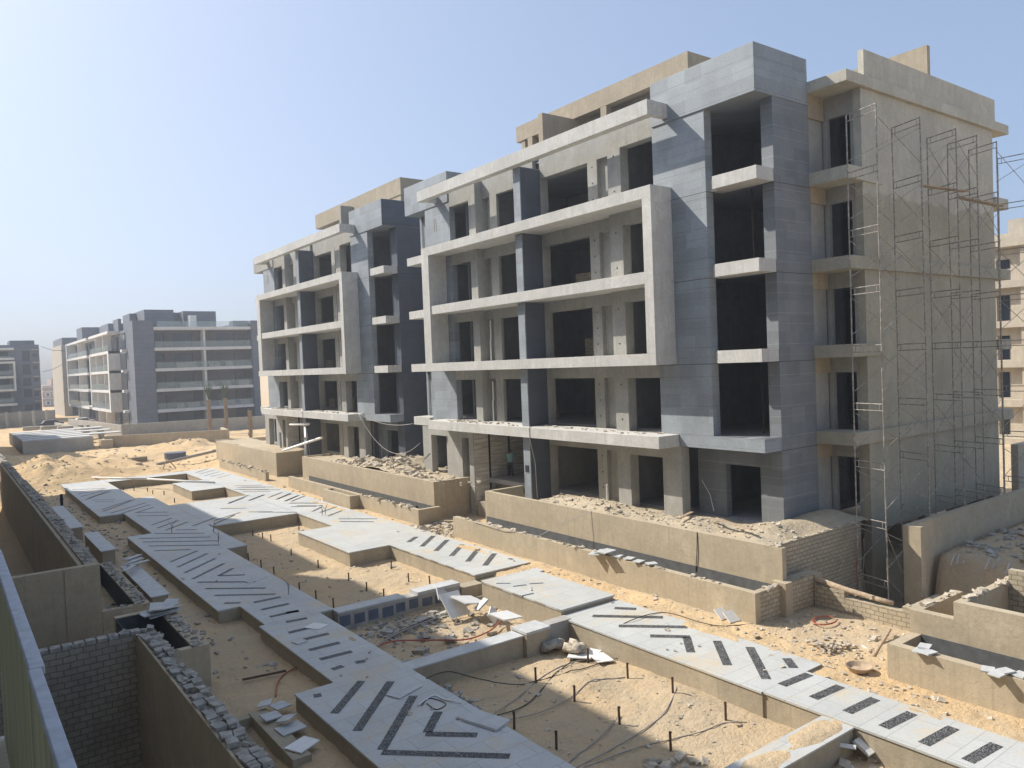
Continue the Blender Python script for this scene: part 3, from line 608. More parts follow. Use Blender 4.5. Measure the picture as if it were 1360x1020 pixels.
# fills behind the walls
def fill(name,x0,x1,y0,y1,h,step=.25):
    b=MB(); nx=int((x1-x0)/step)+1; ny=int((y1-y0)/step)+1
    b.v=[(x0+(x1-x0)*i/nx,y0+(y1-y0)*j/ny,h(x0+(x1-x0)*i/nx,y0+(y1-y0)*j/ny)) for j in range(ny+1) for i in range(nx+1)]
    for j in range(ny):
        for i in range(nx): k=j*(nx+1)+i; b.f.append((k,k+1,k+nx+2,k+nx+1)); b.mi.append(0)
    return tag(b.build(name,M['fill'],smooth=True),kind='structure')
def G(x,y,cx,cy,sx,sy,h): return h*math.exp(-((x-cx)/sx)**2-((y-cy)/sy)**2)
def hA(x,y):
    z=.04+.07*nz(x,y,1.1,2)+.05*nz(x,y,3,5)+.03*nz(x,y,8,5)
    z+=G(x,y,22.9,16.2,1.5,.9,.38)+G(x,y,25.6,15.9,1.3,.8,.5)+G(x,y,22.2,18.9,1.2,1.3,.22)+G(x,y,22.3,24.5,.8,2.2,.30)
    z-=1.0*sm(27.4,29.5,y)
    return z
fill('earth_terrace',21.0,27.3,15.0,30.65,hA)
def hB(x,y): return .06+.10*nz(x,y,1.1,2)+.08*nz(x,y,3,5)+G(x,y,22.6,42.5,1.6,2.4,.45)+G(x,y,26,42.8,3,1.2,.7)+G(x,y,22.4,47,1,2,.35)
fill('earth_terrace',21.0,40,35.8,54.1,hB,.33)
fill('earth_terrace',21.0,24,59.75,76,lambda x,y:.0+.12*nz(x,y,1.3,9),.5)
scatter('rubble',M['rubtan'],520,lambda:(lambda x,y:(x,y,hA(x,y)))(random.uniform(21.1,22.9),random.uniform(15.1,28)),'small stones and clods on the sand behind the long terrace wall',.03,.11)
scatter('rubble',M['rubtan'],560,lambda:(lambda x,y:(x,y,hB(x,y)))(random.uniform(21.1,22.9 if random.random()<.6 else 27),random.gauss(43,3.4)),'heaped broken blocks between the two apartment blocks',.06,.26)
# ------------------------------------------------------------------ right foreground: neighbouring terrace, pit walls
w=MB().box(18.55,18.8,-2,9.95,-2.6,-1.0).build('planter_wall',M['wallplaster']); tag(w,'low planter wall at the right edge with loose slabs on its rim','planter wall')
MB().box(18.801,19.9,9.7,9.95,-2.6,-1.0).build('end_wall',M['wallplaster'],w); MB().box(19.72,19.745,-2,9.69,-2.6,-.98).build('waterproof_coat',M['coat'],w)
w=MB().box(19.75,20.0,-2,8.9,-2.6,.02).build('terrace_wall',M['wallplaster']); tag(w,'high terrace wall at the right edge with a stepped end','wall')
b=MB(); b.box(19.75,20.0,8.9,9.98,-2.6,-.42); b.box(20.0,22.2,9.75,9.98,-2.6,-.42); b.box(20.001,23,8.7,8.899,-2.6,.02); b.build('stepped_end',M['wallplaster'],w)
b=MB(); b.box(22.4,22.6,6,8.69,-2.6,.35); b.box(20.001,22.2,8.9,9.0,-.6,-.45); b.build('brick_cross_wall',M['brick'],w)
b=MB(); rubtop(b,20.1,22.8,8.72,8.86,.02,30,.06,.2); rubtop(b,20.2,22,9.8,9.93,-.42,16,.06,.16); b.build('broken_bricks',M['rubtan'],w)
w=MB().box(22.15,22.4,10.0,14.2,-2.6,-1.35).build('brick_wall',M['brick']); tag(w,'low bare brick wall with a log along its top, beside the pit','wall')
o=MB().tube([(22.25,14.2,-1.0),(22.25,13.2,-1.12),(22.28,12.2,-1.2),(22.3,11.75,-1.22)],.10,7,.07).build('timber_log',M['wood'],smooth=True); tag(o,'rough pale log lying along the top of the brick wall by the pit','log')
b=MB(); b.box(22.15,22.4,10.0,11.4,-1.35,-1.2); b.box(22.15,22.4,13.2,14.2,-1.35,-1.15); rubtop(b,22.2,22.35,10,14,-1.2,14,.1,.2); b.build('upper_course',M['brick'],w)
w=MB().box(26.3,40,13.05,13.3,-3.9,.3).build('terrace_wall',M['wallplaster']); tag(w,'plastered wall in shade beyond the pit, parallel with the scaffold','wall')
MB().box(26.0,26.3,12.7,13.3,-3.9,.3).build('end_pier',M['wallplaster'],w)
w=MB().box(23.4,26.2,12.1,12.35,-3.9,-1.9).build('brick_wall',M['brick']); tag(w,'sunken brick partition at the bottom of the pit','wall')
w=MB().box(40,75,15,15.3,-3,1.6).build('boundary_wall',M['farbeige']); tag(w,'pale boundary wall behind the scaffold at the right edge','wall')
# sticks poking out of the earth bank
for i,(px,py,dx) in enumerate([(1262,745,5),(1270,744,4),(1279,743,5),(1290,742,7),(1308,750,6),(1318,748,10),(1336,755,5)]):
    a=at(px,py+6,-1.1); b_=at(px+dx,py-8,-.85); o=MB().tube([a,b_],.018,5).build('stick',M['tile']); tag(o,'thin pale stick poking out of the shaded earth bank by the pit','stick','sticks in the earth bank')
# ------------------------------------------------------------------ scaffold
s=empty('scaffold',(30,14,-3.2),'rusty tubular scaffold standing in the pit against the shaded side wall','scaffold')
FX=[(25.25,24.95),(28.3,27.9),(30.95,30.6),(32.6,32.3),(34.45,34.05),(37.2,37.3)]
YI,YO=14.5,13.3
lev=[-3.35+1.965*i for i in range(10)]
lean=[random.uniform(-.06,.06) for _ in range(20)]
for fi,(xa,xb) in enumerate(FX):
    for k in range(9):
        if fi>=1 and k==0 and fi!=1: continue
        z0,z1=lev[k],lev[k+1]-.02; o1=lean[fi+k]; o2=lean[fi+k+1] 
        o1=.35*o1; o2=.35*o2
        b=MB(); top=z1
        A0=(xa+o1,YI,z0);A1=(xa+o2,YI,z1);B0_=(xb+o1,YO,z0);B1_=(xb+o2,YO,z1)
        b.tube([A0,A1],.024,6); b.tube([B0_,B1_],.024,6)
        L=lambda t,u:tuple(a+(c-a)*u for a,c in zip(tuple(p+(q-p)*t for p,q in zip(A0,A1)),tuple(p+(q-p)*t for p,q in zip(B0_,B1_))))
        b.tube([L(.985,0),L(.985,1)],.02,6); b.tube([L(.87,0),L(.87,1)],.017,5)
        for u in (.12,.88): b.tube([L(.985,u),L(.87,u)],.012,5)
        b.build('frame',M['scaf'],s)
for k in range(1,9):
    for i in range(5):
        x0=FX[i]; x1=FX[i+1]
        for yy,j in ((YI-.03,0),(YO+.03,1)):
            if (i+k+j)%3==0 and i!=0: continue
            b=MB(); b.tube([(x0[j],yy,lev[k]+.35),(x1[j],yy,lev[k+1]-.4)],.012,5)
            if (i*3+k+j)%4: b.tube([(x0[j],yy-.02,lev[k+1]-.4),(x1[j],yy-.02,lev[k]+.35)],.012,5)
            b.build('brace',M['scaf'],s)
b=MB(); b.tube([(25.0,13.3,lev[1]+.0),(26.4,13.4,lev[1]-1.0)],.02,5); b.tube([(25.2,14.5,lev[0]+1.2),(23.6,15.0,-2.9)],.02,5); b.tube([(24.95,13.3,lev[2]-.4),(26.2,13.35,lev[1]-.3)],.018,5); b.build('brace',M['scaf'],s)
zz=lev[8]-.22
o=MB().hexa([(29.2,13.75,zz),(31.9,13.45,zz),(31.9,13.68,zz),(29.2,13.98,zz),(29.2,13.75,zz+.045),(31.9,13.45,zz+.045),(31.9,13.68,zz+.045),(29.2,13.98,zz+.045)]).build('scaffold_plank',M['wood']); tag(o,'thin pale plank lying level high on the scaffold','plank')
o=MB().obox((33.9,13.9,zz-.12),2.4,.26,.05,(0,.12,-.3)).build('scaffold_plank',M['wood']); tag(o,'broad tilted plank high on the scaffold near its right end','plank')
# hoses hanging into the pit
for n_,(px,col,lb) in enumerate([(1138,'red','red hose hanging down the brick face into the pit'),(1147,'cable','grey hose hanging down the brick face into the pit')]):
    a=aty(px,715,14.8); pts=[a]+[Vector((a.x+.06*math.sin(i*1.3),14.82,a.z-.33*i)) for i in range(1,9)]
    o=MB().tube(pts,.02,5).build('hose',M[col]); tag(o,lb,'hose')
# ------------------------------------------------------------------ left foreground: the camera side's terrace
w=MB().box(3.58,3.98,29.1,96,-4.3,.18).build('terrace_wall',M['brickgrey']); tag(w,'long left-hand terrace wall with a rough broken top, running into the distance','wall')
b=MB(); b.box(-1.5,3.98,28.8,29.1,-4.3,.18); b.box(3.44,3.578,29.1,96,-4.3,.1); b.build('plaster_face',M['wallplaster'],w)
b=MB(); b.box(3.984,4.25,37,60,-4.3,-.1); b.box(3.984,4.7,44,60,-4.3,-.75); b.build('outer_step',M['brickgrey'],w)
b=MB(); rubtop(b,3.62,3.95,29.2,70,.17,240,.05,.19); rubtop(b,4.0,4.22,37.2,60,-.11,60,.05,.15); rubtop(b,3.6,3.95,70,95,.17,40,.1,.2); b.build('broken_bricks',M['rub'],w)
MB().box(2.95,3.1,28.77,28.8,-4.3,.13).build('pilaster_edge',M['wallplaster'],w)
# brick wall nearest
w=MB().box(3.55,3.97,3,20.7,-4.3,.1).build('brick_wall',M['brickgrey']); tag(w,'nearest dark brick wall with broken bricks along its top, lower left','wall')
b=MB(); b.box(3.50,3.549,3,20.38,-4.3,.14); b.build('plaster_face',M['wallplaster'],w)
b=MB(); b.box(-1.5,3.5,20.4,20.68,-4.3,.12); b.build('cross_wall',M['brickgrey'],w)
b=MB()
y=19.9
while y>8:
    d=random.uniform(.2,.3); 
    for x in (3.64,3.85):
        if random.random()<.5: b.obox((x+random.uniform(-.02,.02),y,.14+random.uniform(0,.03)),random.uniform(.15,.2),d*.9,.09,(random.uniform(-.08,.08),random.uniform(-.08,.08),random.uniform(-.15,.15)),.12)
    y-=d
rubtop(b,3.58,3.95,6,20.3,.11,240,.04,.15)
for i in range(14): b.obox((.4+i*.24,20.54,.16),.2,.24,.08,(0,0,random.uniform(-.1,.1)),.1)
rubtop(b,.3,3.9,20.45,20.65,.14,40,.06,.16)
b.build('broken_bricks',M['rub'],w)
w=MB(); 
def planter(x0,x1,y0,y1,zt,t,label,cat='planter box',zb=-3.2):
    o=MB().box(x1-t,x1,y0,y1,zb,zt).build('planter_box',M['wallplaster']); tag(o,label,cat)
    b=MB(); b.box(x0,x1-t-.002,y0,y0+.22,zb,zt); b.box(x0,x1-t-.002,y1-.25,y1,zb,zt); b.build('end_wall',M['wallplaster'],o)
    b=MB(); rubtop(b,x1-t+.05,x1-.05,y0+.1,y1,zt,int((y1-y0)*14),.05,.16); rubtop(b,x0+.2,x1-t,y0+.05,y0+.2,zt,6,.05,.12); b.build('broken_bricks',M['rub'],o)
    b=MB(); b.box(x1-t-.02,x1-t-.003,y0+.23,y1-.26,zb,zt-.02); b.box(x0+.01,x1-t-.021,y1-.27,y1-.255,zb,zt-.02); b.box(x0+.002,x0+.012,y0+.23,y1-.28,zb,zt); b.build('dark_lining',M['coat'],o)  # thin dark boxes covering the inner faces of the planter
    MB().box(x0+.013,x1-t-.022,y0+.23,y1-.28,zb,zb+.1).build('planter_soil',M['coat'],o); return o  # planter bottom given the same dark colour as the lining
planter(3.99,5.6,22,26.6,-1.05,.42,'open planter box with a rubble rim behind the nearest brick wall')
planter(3.99,5.45,28.8,36.4,-1.42,.42,'open planter box with a chipped rim at the end of the left terrace wall')
def slabwall(x0,x1,y0,y1,zt,label,zb=-2.6):
    o=MB().box(x0+.06,x1-.06,y0+.05,y1-.05,zb,zt-.04).build('slab_topped_wall',M['pathbody']); tag(o,label,'wall')
    MB().box(x0,x1,y0,y1,zt-.038,zt).build('coping_slab',M['tile'],o); return o
slabwall(5.75,6.4,30.2,36.2,-1.62,'short low wall capped with pale slabs beside the chipped planter box')
slabwall(5.55,6.2,39.6,45.0,-1.55,'second slab-capped low wall farther along the left side')
slabwall(5.2,5.85,47,56,-1.55,'third and farthest slab-capped low wall on the left side')
# little trench with tiles, lower centre
p0=at(327,945,-2.2); 
w=MB().box(5.75,6.17,16.3,19.3,-3.0,-2.09).build('trench_wall',M['pathbody']); tag(w,'small sunken block wall in the sand with broken slabs on top, bottom left','wall')
b=MB(); b.box(5.2,5.749,19.1,19.3,-3,-2.12); b.box(5.2,5.4,16.3,19.09,-3,-2.2); b.build('end_wall',M['pathbody'],w)
# ------------------------------------------------------------------ loose slabs
def slab(px,py,z,sx,sy,rz,label,rx=0,ry=0,mat='tile',th=.03,grp=None):
    q=at(px,py,z); o=MB().obox((q.x,q.y,z+th/2+.004),sx,sy,th,(rx,ry,rz),.04).build('loose_slab',M[mat],loc=(q.x,q.y,z)); return tag(o,label,'slab',grp)
slab(537,918,PT,.85,.45,.35,'loose square slab lying on the near path beside a chevron stripe')
slab(645,958,PT+.01,.55,1.0,.3,'loose rectangular slab on the near path edge above the large planter',th=.05)
slab(398,853,PT,.35,.3,.2,'small loose tile on the near path among the short bars')
slab(420,842-10,PT,.5,.6,.5,'pale patch of spilt mortar on the near path',th=.015,mat='white')
slab(340,770,PT,.9,.3,.4,'broken slab lying on the path middle',rx=.15)
for i,(x,y,rz) in enumerate([(372,938,.4),(352,935,1.1),(360,952,.2),(380,955,.8)]): slab(x,y,-2.06+.025*i,.45,.32,rz,'broken tile heaped at the far end of the small sunken wall',rx=.15*(-1)**i,ry=.1,grp='broken tiles on the sunken wall')
slab(386,968,-2.085,.6,.5,.1,'flat tile on the middle of the small sunken wall'); slab(402,990,-2.08,.62,.5,.45,'pale flat tile at the near end of the small sunken wall',mat='white')
for i in range(7):
    slab(210+random.uniform(-6,14),808+random.uniform(-5,6),-1.0+.03*i,.9,.4,random.uniform(0,1.5),'broken slab in the pile beside the rubble-rimmed planter box',rx=random.uniform(-.2,.2),ry=random.uniform(-.2,.2),grp='pile of broken slabs by the planter box')
for i in range(9):
    slab(176+random.uniform(-10,10),748+random.uniform(-8,8),-1.55+.02*i,.9,.2,random.uniform(.2,1.4),'narrow stone offcut stacked behind the chipped planter box',grp='stone offcuts on the left')
# debris slabs by the middle cross wall
def lean_slab(px,py,z,sx,sy,rot,label,mat='tile',th=.05):
    q=at(px,py,z); o=MB().obox((q.x,q.y,z+.25),sx,sy,th,rot,.03).build('leaning_slab',M[mat],loc=(q.x,q.y,z)); return tag(o,label,'slab')
lean_slab(604,812,-2.2,1.0,.9,(.9,.1,.3),'thick pale slab leaning left of the debris heap in the middle planter','white')
lean_slab(622,806,-2.1,1.1,.7,(.2,.25,.3),'thick pale slab resting flat-tilted on the debris heap','white')
lean_slab(655,826,-2.2,1.5,.35,(.9,.1,.9),'long white plank-like slab leaning upright in the middle planter','white')
lean_slab(588,800,-2.1,.5,.5,(.8,.5,.1),'small grey slab leaning at the cross wall end')
lean_slab(640,812,-2.15,.7,.5,(-.7,.2,1.2),'broken slab at the back of the debris heap')
lean_slab(672,828,-2.05,.9,.7,(.1,.15,.2),'flat slab bridging the debris heap and the cross wall','white')
for n_,(px,py) in enumerate(((961,822),(973,826))): 
    q=at(px,py,-1.9); o=MB().obox((q.x,q.y,-1.72),.5,.04,.4,(-.9,0,-.15)).build('leaning_slab',M['white'],loc=(q.x,q.y,-1.9)); tag(o,['left','right'][n_]+' one of two white tiles leaning on the sand by the outer planter wall','tile')
q=at(793,662+5,-1.9)
for i in range(5):
    p=Vector((19.46+random.uniform(-.2,.15),21.35-.15*i,-.88+.045*i)); o=MB().obox(p,.6,.42,.03,(0,0,random.uniform(-.3,.6)),.04).build('stacked_slab',M['tile'],loc=p); tag(o,'slab in the fanned stack on the outer planter wall','slab','fanned slabs on the planter wall')
for i in range(4):
    p=Vector((19.5+random.uniform(-.08,.08),20.4-.55*i,-.85+.01*i)); o=MB().obox(p,.36,.3,.03,(0,0,random.uniform(-.4,.4)),.04).build('rim_slab',M['tile'],loc=p); tag(o,'flat tile on the rim of the outer planter wall, right of the fanned stack','slab','tiles along the outer planter rim')
for i,(px,py) in enumerate(((1222,868),(1233,870),(1228,862),(1312,893),(1325,899),(1335,895),(1356,900))):
    slab(px,py-3,-.985+.02*(i%3),.34,.26,random.uniform(-.4,.4),'tile lying on the rim of the low planter wall at the right edge',grp='tiles on the right planter rim')
for i,(px,py,s_) in enumerate(((1152,992,.5),(1141,975,.35),(1148,983,.3),(1117,993,.6))):
    slab(px,py,-2.2,s_,s_*.8,i*.7,'broken stone chunk in the corner below the near cross wall',rx=.5 if i in(0,3) else .1,mat='white',th=.08,grp='stone chunks by the near cross wall')
for i,(px,py) in enumerate(((782,868),(798,874),(770,872))): slab(px,py,-2.4,.7,.5,.3+i,'thin pale slab lying in the sunny corner of the large planter',rx=.05*i,mat='white',grp='pale slabs in the planter corner')
slab(652,788-4,PT+.16,.01,.01,0,'x') if False else None
# cracked offcuts on raised platform
for i,(px,py) in enumerate(((690,778),(705,782),(668,775),(700,790),(712,775))):
    slab(px,py,PT+.16,.5,.05,random.uniform(-1,1),'thin stone sliver on the raised platform',grp='slivers on the raised platform')
o=MB(); q=at(822,663+165,-1.9)
# clay lump, basin, plate, log on the right sand
q=at(821,773,-1.9); b=MB()
for i in range(7): stone(b,(q.x+random.uniform(-.12,.12),q.y+random.uniform(-.12,.12),-1.8+random.uniform(0,.12)),.28,.9)
tag(b.build('clay_lump',M['rubtan'],loc=(q.x,q.y,-1.9)),'lump of dry clay on the sand by the outer planter wall','clay')
q=at(1141,890,-1.85); b=MB(); n=20
for k in range(n):
    a0=2*math.pi*k/n; a1=2*math.pi*(k+1)/n; f=lambda r,a,z:(q.x+r*math.cos(a),q.y+r*math.sin(a),z)
    b.face([f(.22,a0,-1.83),f(.22,a1,-1.83),f(.30,a1,-1.73),f(.30,a0,-1.73)]); b.face([f(.33,a1,-1.73),f(.33,a0,-1.73),f(.24,a0,-1.86),f(.24,a1,-1.86)][::-1]); b.face([f(.30,a0,-1.73),f(.30,a1,-1.73),f(.33,a1,-1.725),f(.33,a0,-1.725)]); b.face([f(0,a0,-1.83),f(.22,a0,-1.83),f(.22,a1,-1.83)])
tag(b.build('rubber_basin',M['wood'],loc=(q.x,q.y,-1.88),smooth=True),'round shallow builder\'s basin on the sand by the right path','basin')
q=at(1158,859,-1.85); b=MB(); b.prism([(q.x+.26*math.cos(i*.3927),q.y+.26*math.sin(i*.3927)) for i in range(16)],-1.86,-1.83); tag(b.build('round_lid',M['white'],loc=(q.x,q.y,-1.86)),'white round lid lying on the sand','lid')
a=at(1160,872,-1.85); c=at(1183,836,-1.7); o=MB().tube([a,(a+c)/2+Vector((.1,0,.05)),c],.05,6,.03).build('curved_branch',M['wood'],loc=(a.x,a.y,-1.85),smooth=True); tag(o,'curved piece of wood on the sand before the right planter','wood')
q=at(1105,862,-1.85); b=MB()
for i in range(60): stone(b,(q.x+random.gauss(0,.28),q.y+random.gauss(0,.28),-1.86+random.uniform(0,.14)),.09,.6)
tag(b.build('debris_heap',M['rubtan'],loc=(q.x,q.y,-1.86)),'small heap of stones and twigs on the sunny sand','rubble',kind='stuff')
a=at(1095,826,-1.85)
ring=[Vector((a.x+.45*math.cos(t_*.5),a.y+.3*math.sin(t_*.5),-1.8)) for t_ in range(12)]
tag(MB().tube(ring,.025,5).build('hose',M['red'],loc=(a.x,a.y,-1.85)),'loop of brownish hose on the shaded sand below the buttress','hose')
# sacks in planter corner
for n_,(px,py,cc) in enumerate(((733,862,'hair'),(765,866,'rubtan'))):
    q=at(px,py,-2.4); b=MB()
    for i in range(9): stone(b,(q.x+random.uniform(-.25,.25),q.y+random.uniform(-.2,.2),-2.3+random.uniform(0,.12)),.34,.5)
    tag(b.build('crumpled_sack',M['rub' if n_==0 else 'rubtan'],loc=(q.x,q.y,-2.4),smooth=True),['dark','tan'][n_]+' crumpled paper sack in the sunny corner of the large planter','sack')
# ------------------------------------------------------------------ pipe stubs
def stub(px,py,h,label,grp,z=-2.45,r=.03):
    q=at(px,py,z); zg=gz(q.x,q.y); b=MB(); b.tube([(q.x,q.y,zg-.05),(q.x+random.uniform(-.02,.02),q.y,zg+h)],r,8); b.tube([(q.x,q.y,zg+h*.93),(q.x,q.y,zg+h)],r*1.15,8)
    tag(b.build('pipe_stub',M['rust'],loc=(q.x,q.y,zg)),label,'pipe stub',grp)
for px,py in ((712,909),(763,932),(683,968),(739,996),(834,904),(823,961),(891,998),(894,930),(964,960),(781,880)): stub(px,py,.42,'rusty pipe stub standing in the large near planter','pipe stubs in the near planter')
for px,py in ((423,754),(463,772),(487,785),(510,794),(443,807),(520,756),(543,772),(571,776),(364,762),(347,754),(330,744),(398,784),(420,795),(387,738),(360,719),(349,716),(397,704),(336,712)): stub(px,py,.34,'rusty pipe stub standing in the middle planter with blocks','pipe stubs in the middle planter')
for px,py in ((164,651),(196,653),(218,657),(232,668),(203,656),(286,660),(300,663),(178,652)): stub(px,py,.3,'small pipe stub in the farthest planter','pipe stubs in the far planter',r=.035)
for (px,py),lb in (((555,690),'black pipe stub on the sand before the middle planter wall'),((82,672),'black pipe stub on the dirt at the far left')):
    q=at(px,py-4,-1.95); b=MB(); b.tube([(q.x,q.y,-2.3),(q.x,q.y,-1.35)],.09,10); b.tube([(q.x,q.y,-1.75),(q.x,q.y,-1.65)],.12,10); tag(b.build('pipe_stub',M['dark'],loc=(q.x,q.y,-2)),lb,'pipe stub')
# upright wires on the paths
for i,(px,py) in enumerate(((228,708),(284,708),(383,790),(432,684),(428,685),(598,652+20),(290,722))):
    q=at(px,py,PT); b=MB()
    for k in range(3): b.tube([(q.x,q.y,PT),(q.x+.03*k,q.y+.02,PT+.35),(q.x+random.uniform(-.25,.25),q.y+random.uniform(-.2,.2),PT+random.uniform(.45,.75))],.012,4)
    tag(b.build('cable_end',M['cable'],loc=(q.x,q.y,PT)),'tuft of grey cable ends sticking up from the paving','cable','cable ends sticking out of the paving')
# ------------------------------------------------------------------ cables and hoses on the ground
def cable(pts,z,r,mat,label,cat='cable',conf=True):
    P=[]
    for p in pts:
        zz=p[2] if len(p)>2 else z; P.append(at(p[0],p[1],zz))
    # Catmull-Rom
    Q=[]
    E=[P[0]]+P+[P[-1]]
    for i in range(1,len(E)-2):
        for k in range(6):
            t=k/6; a,b_,c,d=E[i-1],E[i],E[i+1],E[i+2]
            Q.append(.5*((2*b_)+(c-a)*t+(2*a-5*b_+4*c-d)*t*t+(3*b_-a-3*c+d)*t**3))
    Q.append(P[-1])
    if conf:
        for q in Q: q.z=max(q.z,gz(q.x,q.y)+r) if q.z<-2.2 else q.z+r
    o=MB().tube(Q,r,6).build('cable',M[mat],loc=tuple(P[0]),smooth=True); return tag(o,label,cat)
z=-2.42
cable([(810,1020),(900,1000,),(960,970),(820,1000)],z,.014,'cable','x') if False else None
cable([(746,1020),(790,985),(815,960),(822,948)],z,.014,'cable','grey cable from the bottom edge up to the third stub of the large planter')
cable([(765,1020),(830,985),(880,950),(898,925),(893,912)],z,.014,'cable','grey cable curving across the large planter to a stub at right')
cable([(775,1020),(840,995),(920,975),(962,962),(985,962)],z,.014,'cable','grey cable running right along the near part of the large planter')
cable([(566,902,PT),(580,896,PT),(600,893,PT+.02),(640,903,-2.1),(690,909),(740,900),(800,880),(870,862)],z,.014,'cabledark','dark cable leaving the path corner across the large planter')
cable([(660,950),(700,935),(740,895),(770,870),(790,855),(830,828,PT),(880,812+2,PT),(930,801+26,PT),(960,832,-1.85),(1010,828,-1.85)],z,.014,'cabledark','black cable crossing planter, path and sand to the outer wall')
cable([(650,952),(690,925),(720,900),(760,880),(800,874),(866,866)],z,.014,'cable','grey cable on the sunny part of the large planter')
cable([(662,958),(720,945),(790,912),(830,902)],z,.014,'cable','pale cable between two stubs in the large planter')
cable([(490,868,PT),(530,840,-2.3),(600,812,-2.2),(630,796,-2.1),(642,792,-2.0)],-2.3,.022,'cable','grey hose curving through the middle debris planter')
cable([(496,862),(520,845),(560,826),(600,812),(612,808)],-2.35,.03,'cabledark','black pipe pair lying in the middle debris planter')
cable([(488,866),(520,852),(580,850),(620,849),(650,838),(670,822),(688,821)],-2.3,.025,'red','red hose curling over the debris in the middle planter','hose')
cable([(390,1000),(350,900),(372,890),(395,884)],-2.25,.015,'red','x') if False else None
cable([(366,925),(368,908),(378,895),(395,886),(402,884)],-2.22,.02,'red','thin red hose on the shaded sand left of the near path','hose')
cable([(555,938,PT),(575,925,PT),(590,930,PT),(612,934,PT),(618,937,-2.2)],PT,.02,'white','bundle of pale cables on the near path edge')
cable([(567,935,PT),(580,943,PT),(592,935,PT),(570,928,PT),(560,938,PT)],PT,.012,'cabledark','small tangle of black wire on the near path')
cable([(380,760),(420,758),(455,762)],-2.4,.02,'cable','x') if False else None
# plank, pipes at far end
a=at(322,905,-2.2); c=at(380,893,-2.2); tag(MB().tube([a+Vector((0,0,.05)),c+Vector((0,0,.05))],.035,5).build('timber_stick',M['rust'],loc=tuple(a)),'dark wooden stick on the sand left of the near path','stick')
a=at(115,634,PT+.05);c=at(285,641,PT+.05);mid=(a+c)/2
o=MB().tube([a,mid+Vector((0,0,.08))],.07,8).tube([mid+Vector((0,0,.08)),c],.07,8).build('long_pipe',M['white'],loc=tuple(a),smooth=True); tag(o,'long pale pipe laid across the far end of the paving','pipe')
for (a_,c_2,lb) in (((343,604,-1.2),(371,622,-1.7),'left one of two white pipes leaning on the planter wall'),((358,600,-1.0),(386,620,-1.6),'right one of two white pipes leaning on the planter wall')):
    o=MB().tube([at(*a_),at(*c_2)],.12,8).build('white_pipe',M['white'],smooth=True); tag(o,lb,'pipe')
q=at(375,622,-1.7); o=MB().tube([(q.x,q.y,-2),(q.x-.05,q.y,1.3)],.09,8).build('white_pipe',M['rail'],loc=(q.x,q.y,-2)); tag(o,'upright grey pipe standing in the gap between two terrace walls','pipe')
# beams in the gap
for a_,c_2,lb in (((22.2,56,2.3),(22.2,60,2.1),'thin white batten spanning the gap at the second block'),((21.5,55,1.4),(22.8,58.3,2.4),'upper white beam slanting in the gap'),((22.8,55,1.3),(21.2,59,.2),'lower white beam slanting in the gap')):
    o=MB().tube([a_,c_2],.1,4).build('timber_beam',M['white'],loc=a_); tag(o,lb,'beam')
# sagging cables between blocks
def sag(a,c,s,label,r=.02,mat='cable'):
    a,c=Vector(a),Vector(c); pts=[a+(c-a)*t/14-Vector((0,0,s*4*(t/14)*(1-t/14))) for t in range(15)]
    tag(MB().tube(pts,r,5).build('sagging_cable',M[mat],loc=tuple(a),smooth=True),label,'cable')
sag((22.5,47.9,3.3),(22.7,40.9,2.9),.35,'upper slack cable strung between the two blocks'); sag((22.5,48.0,3.3),(22.6,40.0,1.8),1.5,'lower slack cable strung between the two blocks')
# ------------------------------------------------------------------ worker in the entrance
def skin_chain(bmv,pts):
    pass
def figure(loc,rz,label):
    J=[((0,0,.92),.125),((0,.01,1.12),.12),((0,.02,1.32),.15),((0,0,1.45),.07),((0,-.01,1.52),.055),((0,-.015,1.60),.085),((0,-.01,1.70),.075),
       ((-.17,.02,1.40),.06),((-.27,-.08,1.20),.042),((-.22,-.28,1.28),.033),((-.20,-.35,1.32),.03),
       ((.17,.02,1.40),.06),((.26,-.1,1.24),.042),((.2,-.28,1.40),.033),((.19,-.34,1.46),.03),
       ((-.09,0,.86),.095),((-.11,-.03,.50),.065),((-.12,.03,.10),.042),((-.13,-.11,.05),.035),
       ((.09,0,.86),.095),((.12,.02,.50),.065),((.14,.08,.10),.042),((.15,-.05,.05),.035)]
    Ed=[(0,1),(1,2),(2,3),(3,4),(4,5),(5,6),(2,7),(7,8),(8,9),(9,10),(2,11),(11,12),(12,13),(13,14),(0,15),(15,16),(16,17),(17,18),(0,19),(19,20),(20,21),(21,22)]
    me=bpy.data.meshes.new('person'); me.from_pydata([j[0] for j in J],Ed,[]); o=bpy.data.objects.new('person',me); COL.objects.link(o); o.location=loc; o.rotation_euler=(0,0,rz)
    sk=o.modifiers.new('s','SKIN'); 
    for i,j in enumerate(J): me.skin_vertices[0].data[i].radius=(j[1],j[1]*.85)
    me.skin_vertices[0].data[0].use_root=True
    o.modifiers.new('u','SUBSURF').levels=2; o.modifiers['u'].render_levels=2
    dg=bpy.context.evaluated_depsgraph_get(); bm_=bpy.data.meshes.new_from_object(o.evaluated_get(dg)); o.modifiers.clear(); o.data=bm_; bm_.name='person'
    bm_.materials.clear()
    for k in ('skin','shirt','trouser','hair'): bm_.materials.append(M[k])
    for p in bm_.polygons:
        c=p.center; p.use_smooth=True
        p.material_index=2 if c.z<.98 and c.z>.09 else (3 if c.z<=.09 else (1 if (c.z<1.46 and not(abs(c.x)>.2 and c.y<-.06)) else (3 if (c.z>1.56 and (c.y>-.05 or c.z>1.66)) else 0)))
    return tag(o,label,'person')
figure((24.95,34.3,-.10),rad(143),'man in teal T-shirt and dark trousers at the striped entrance wall')

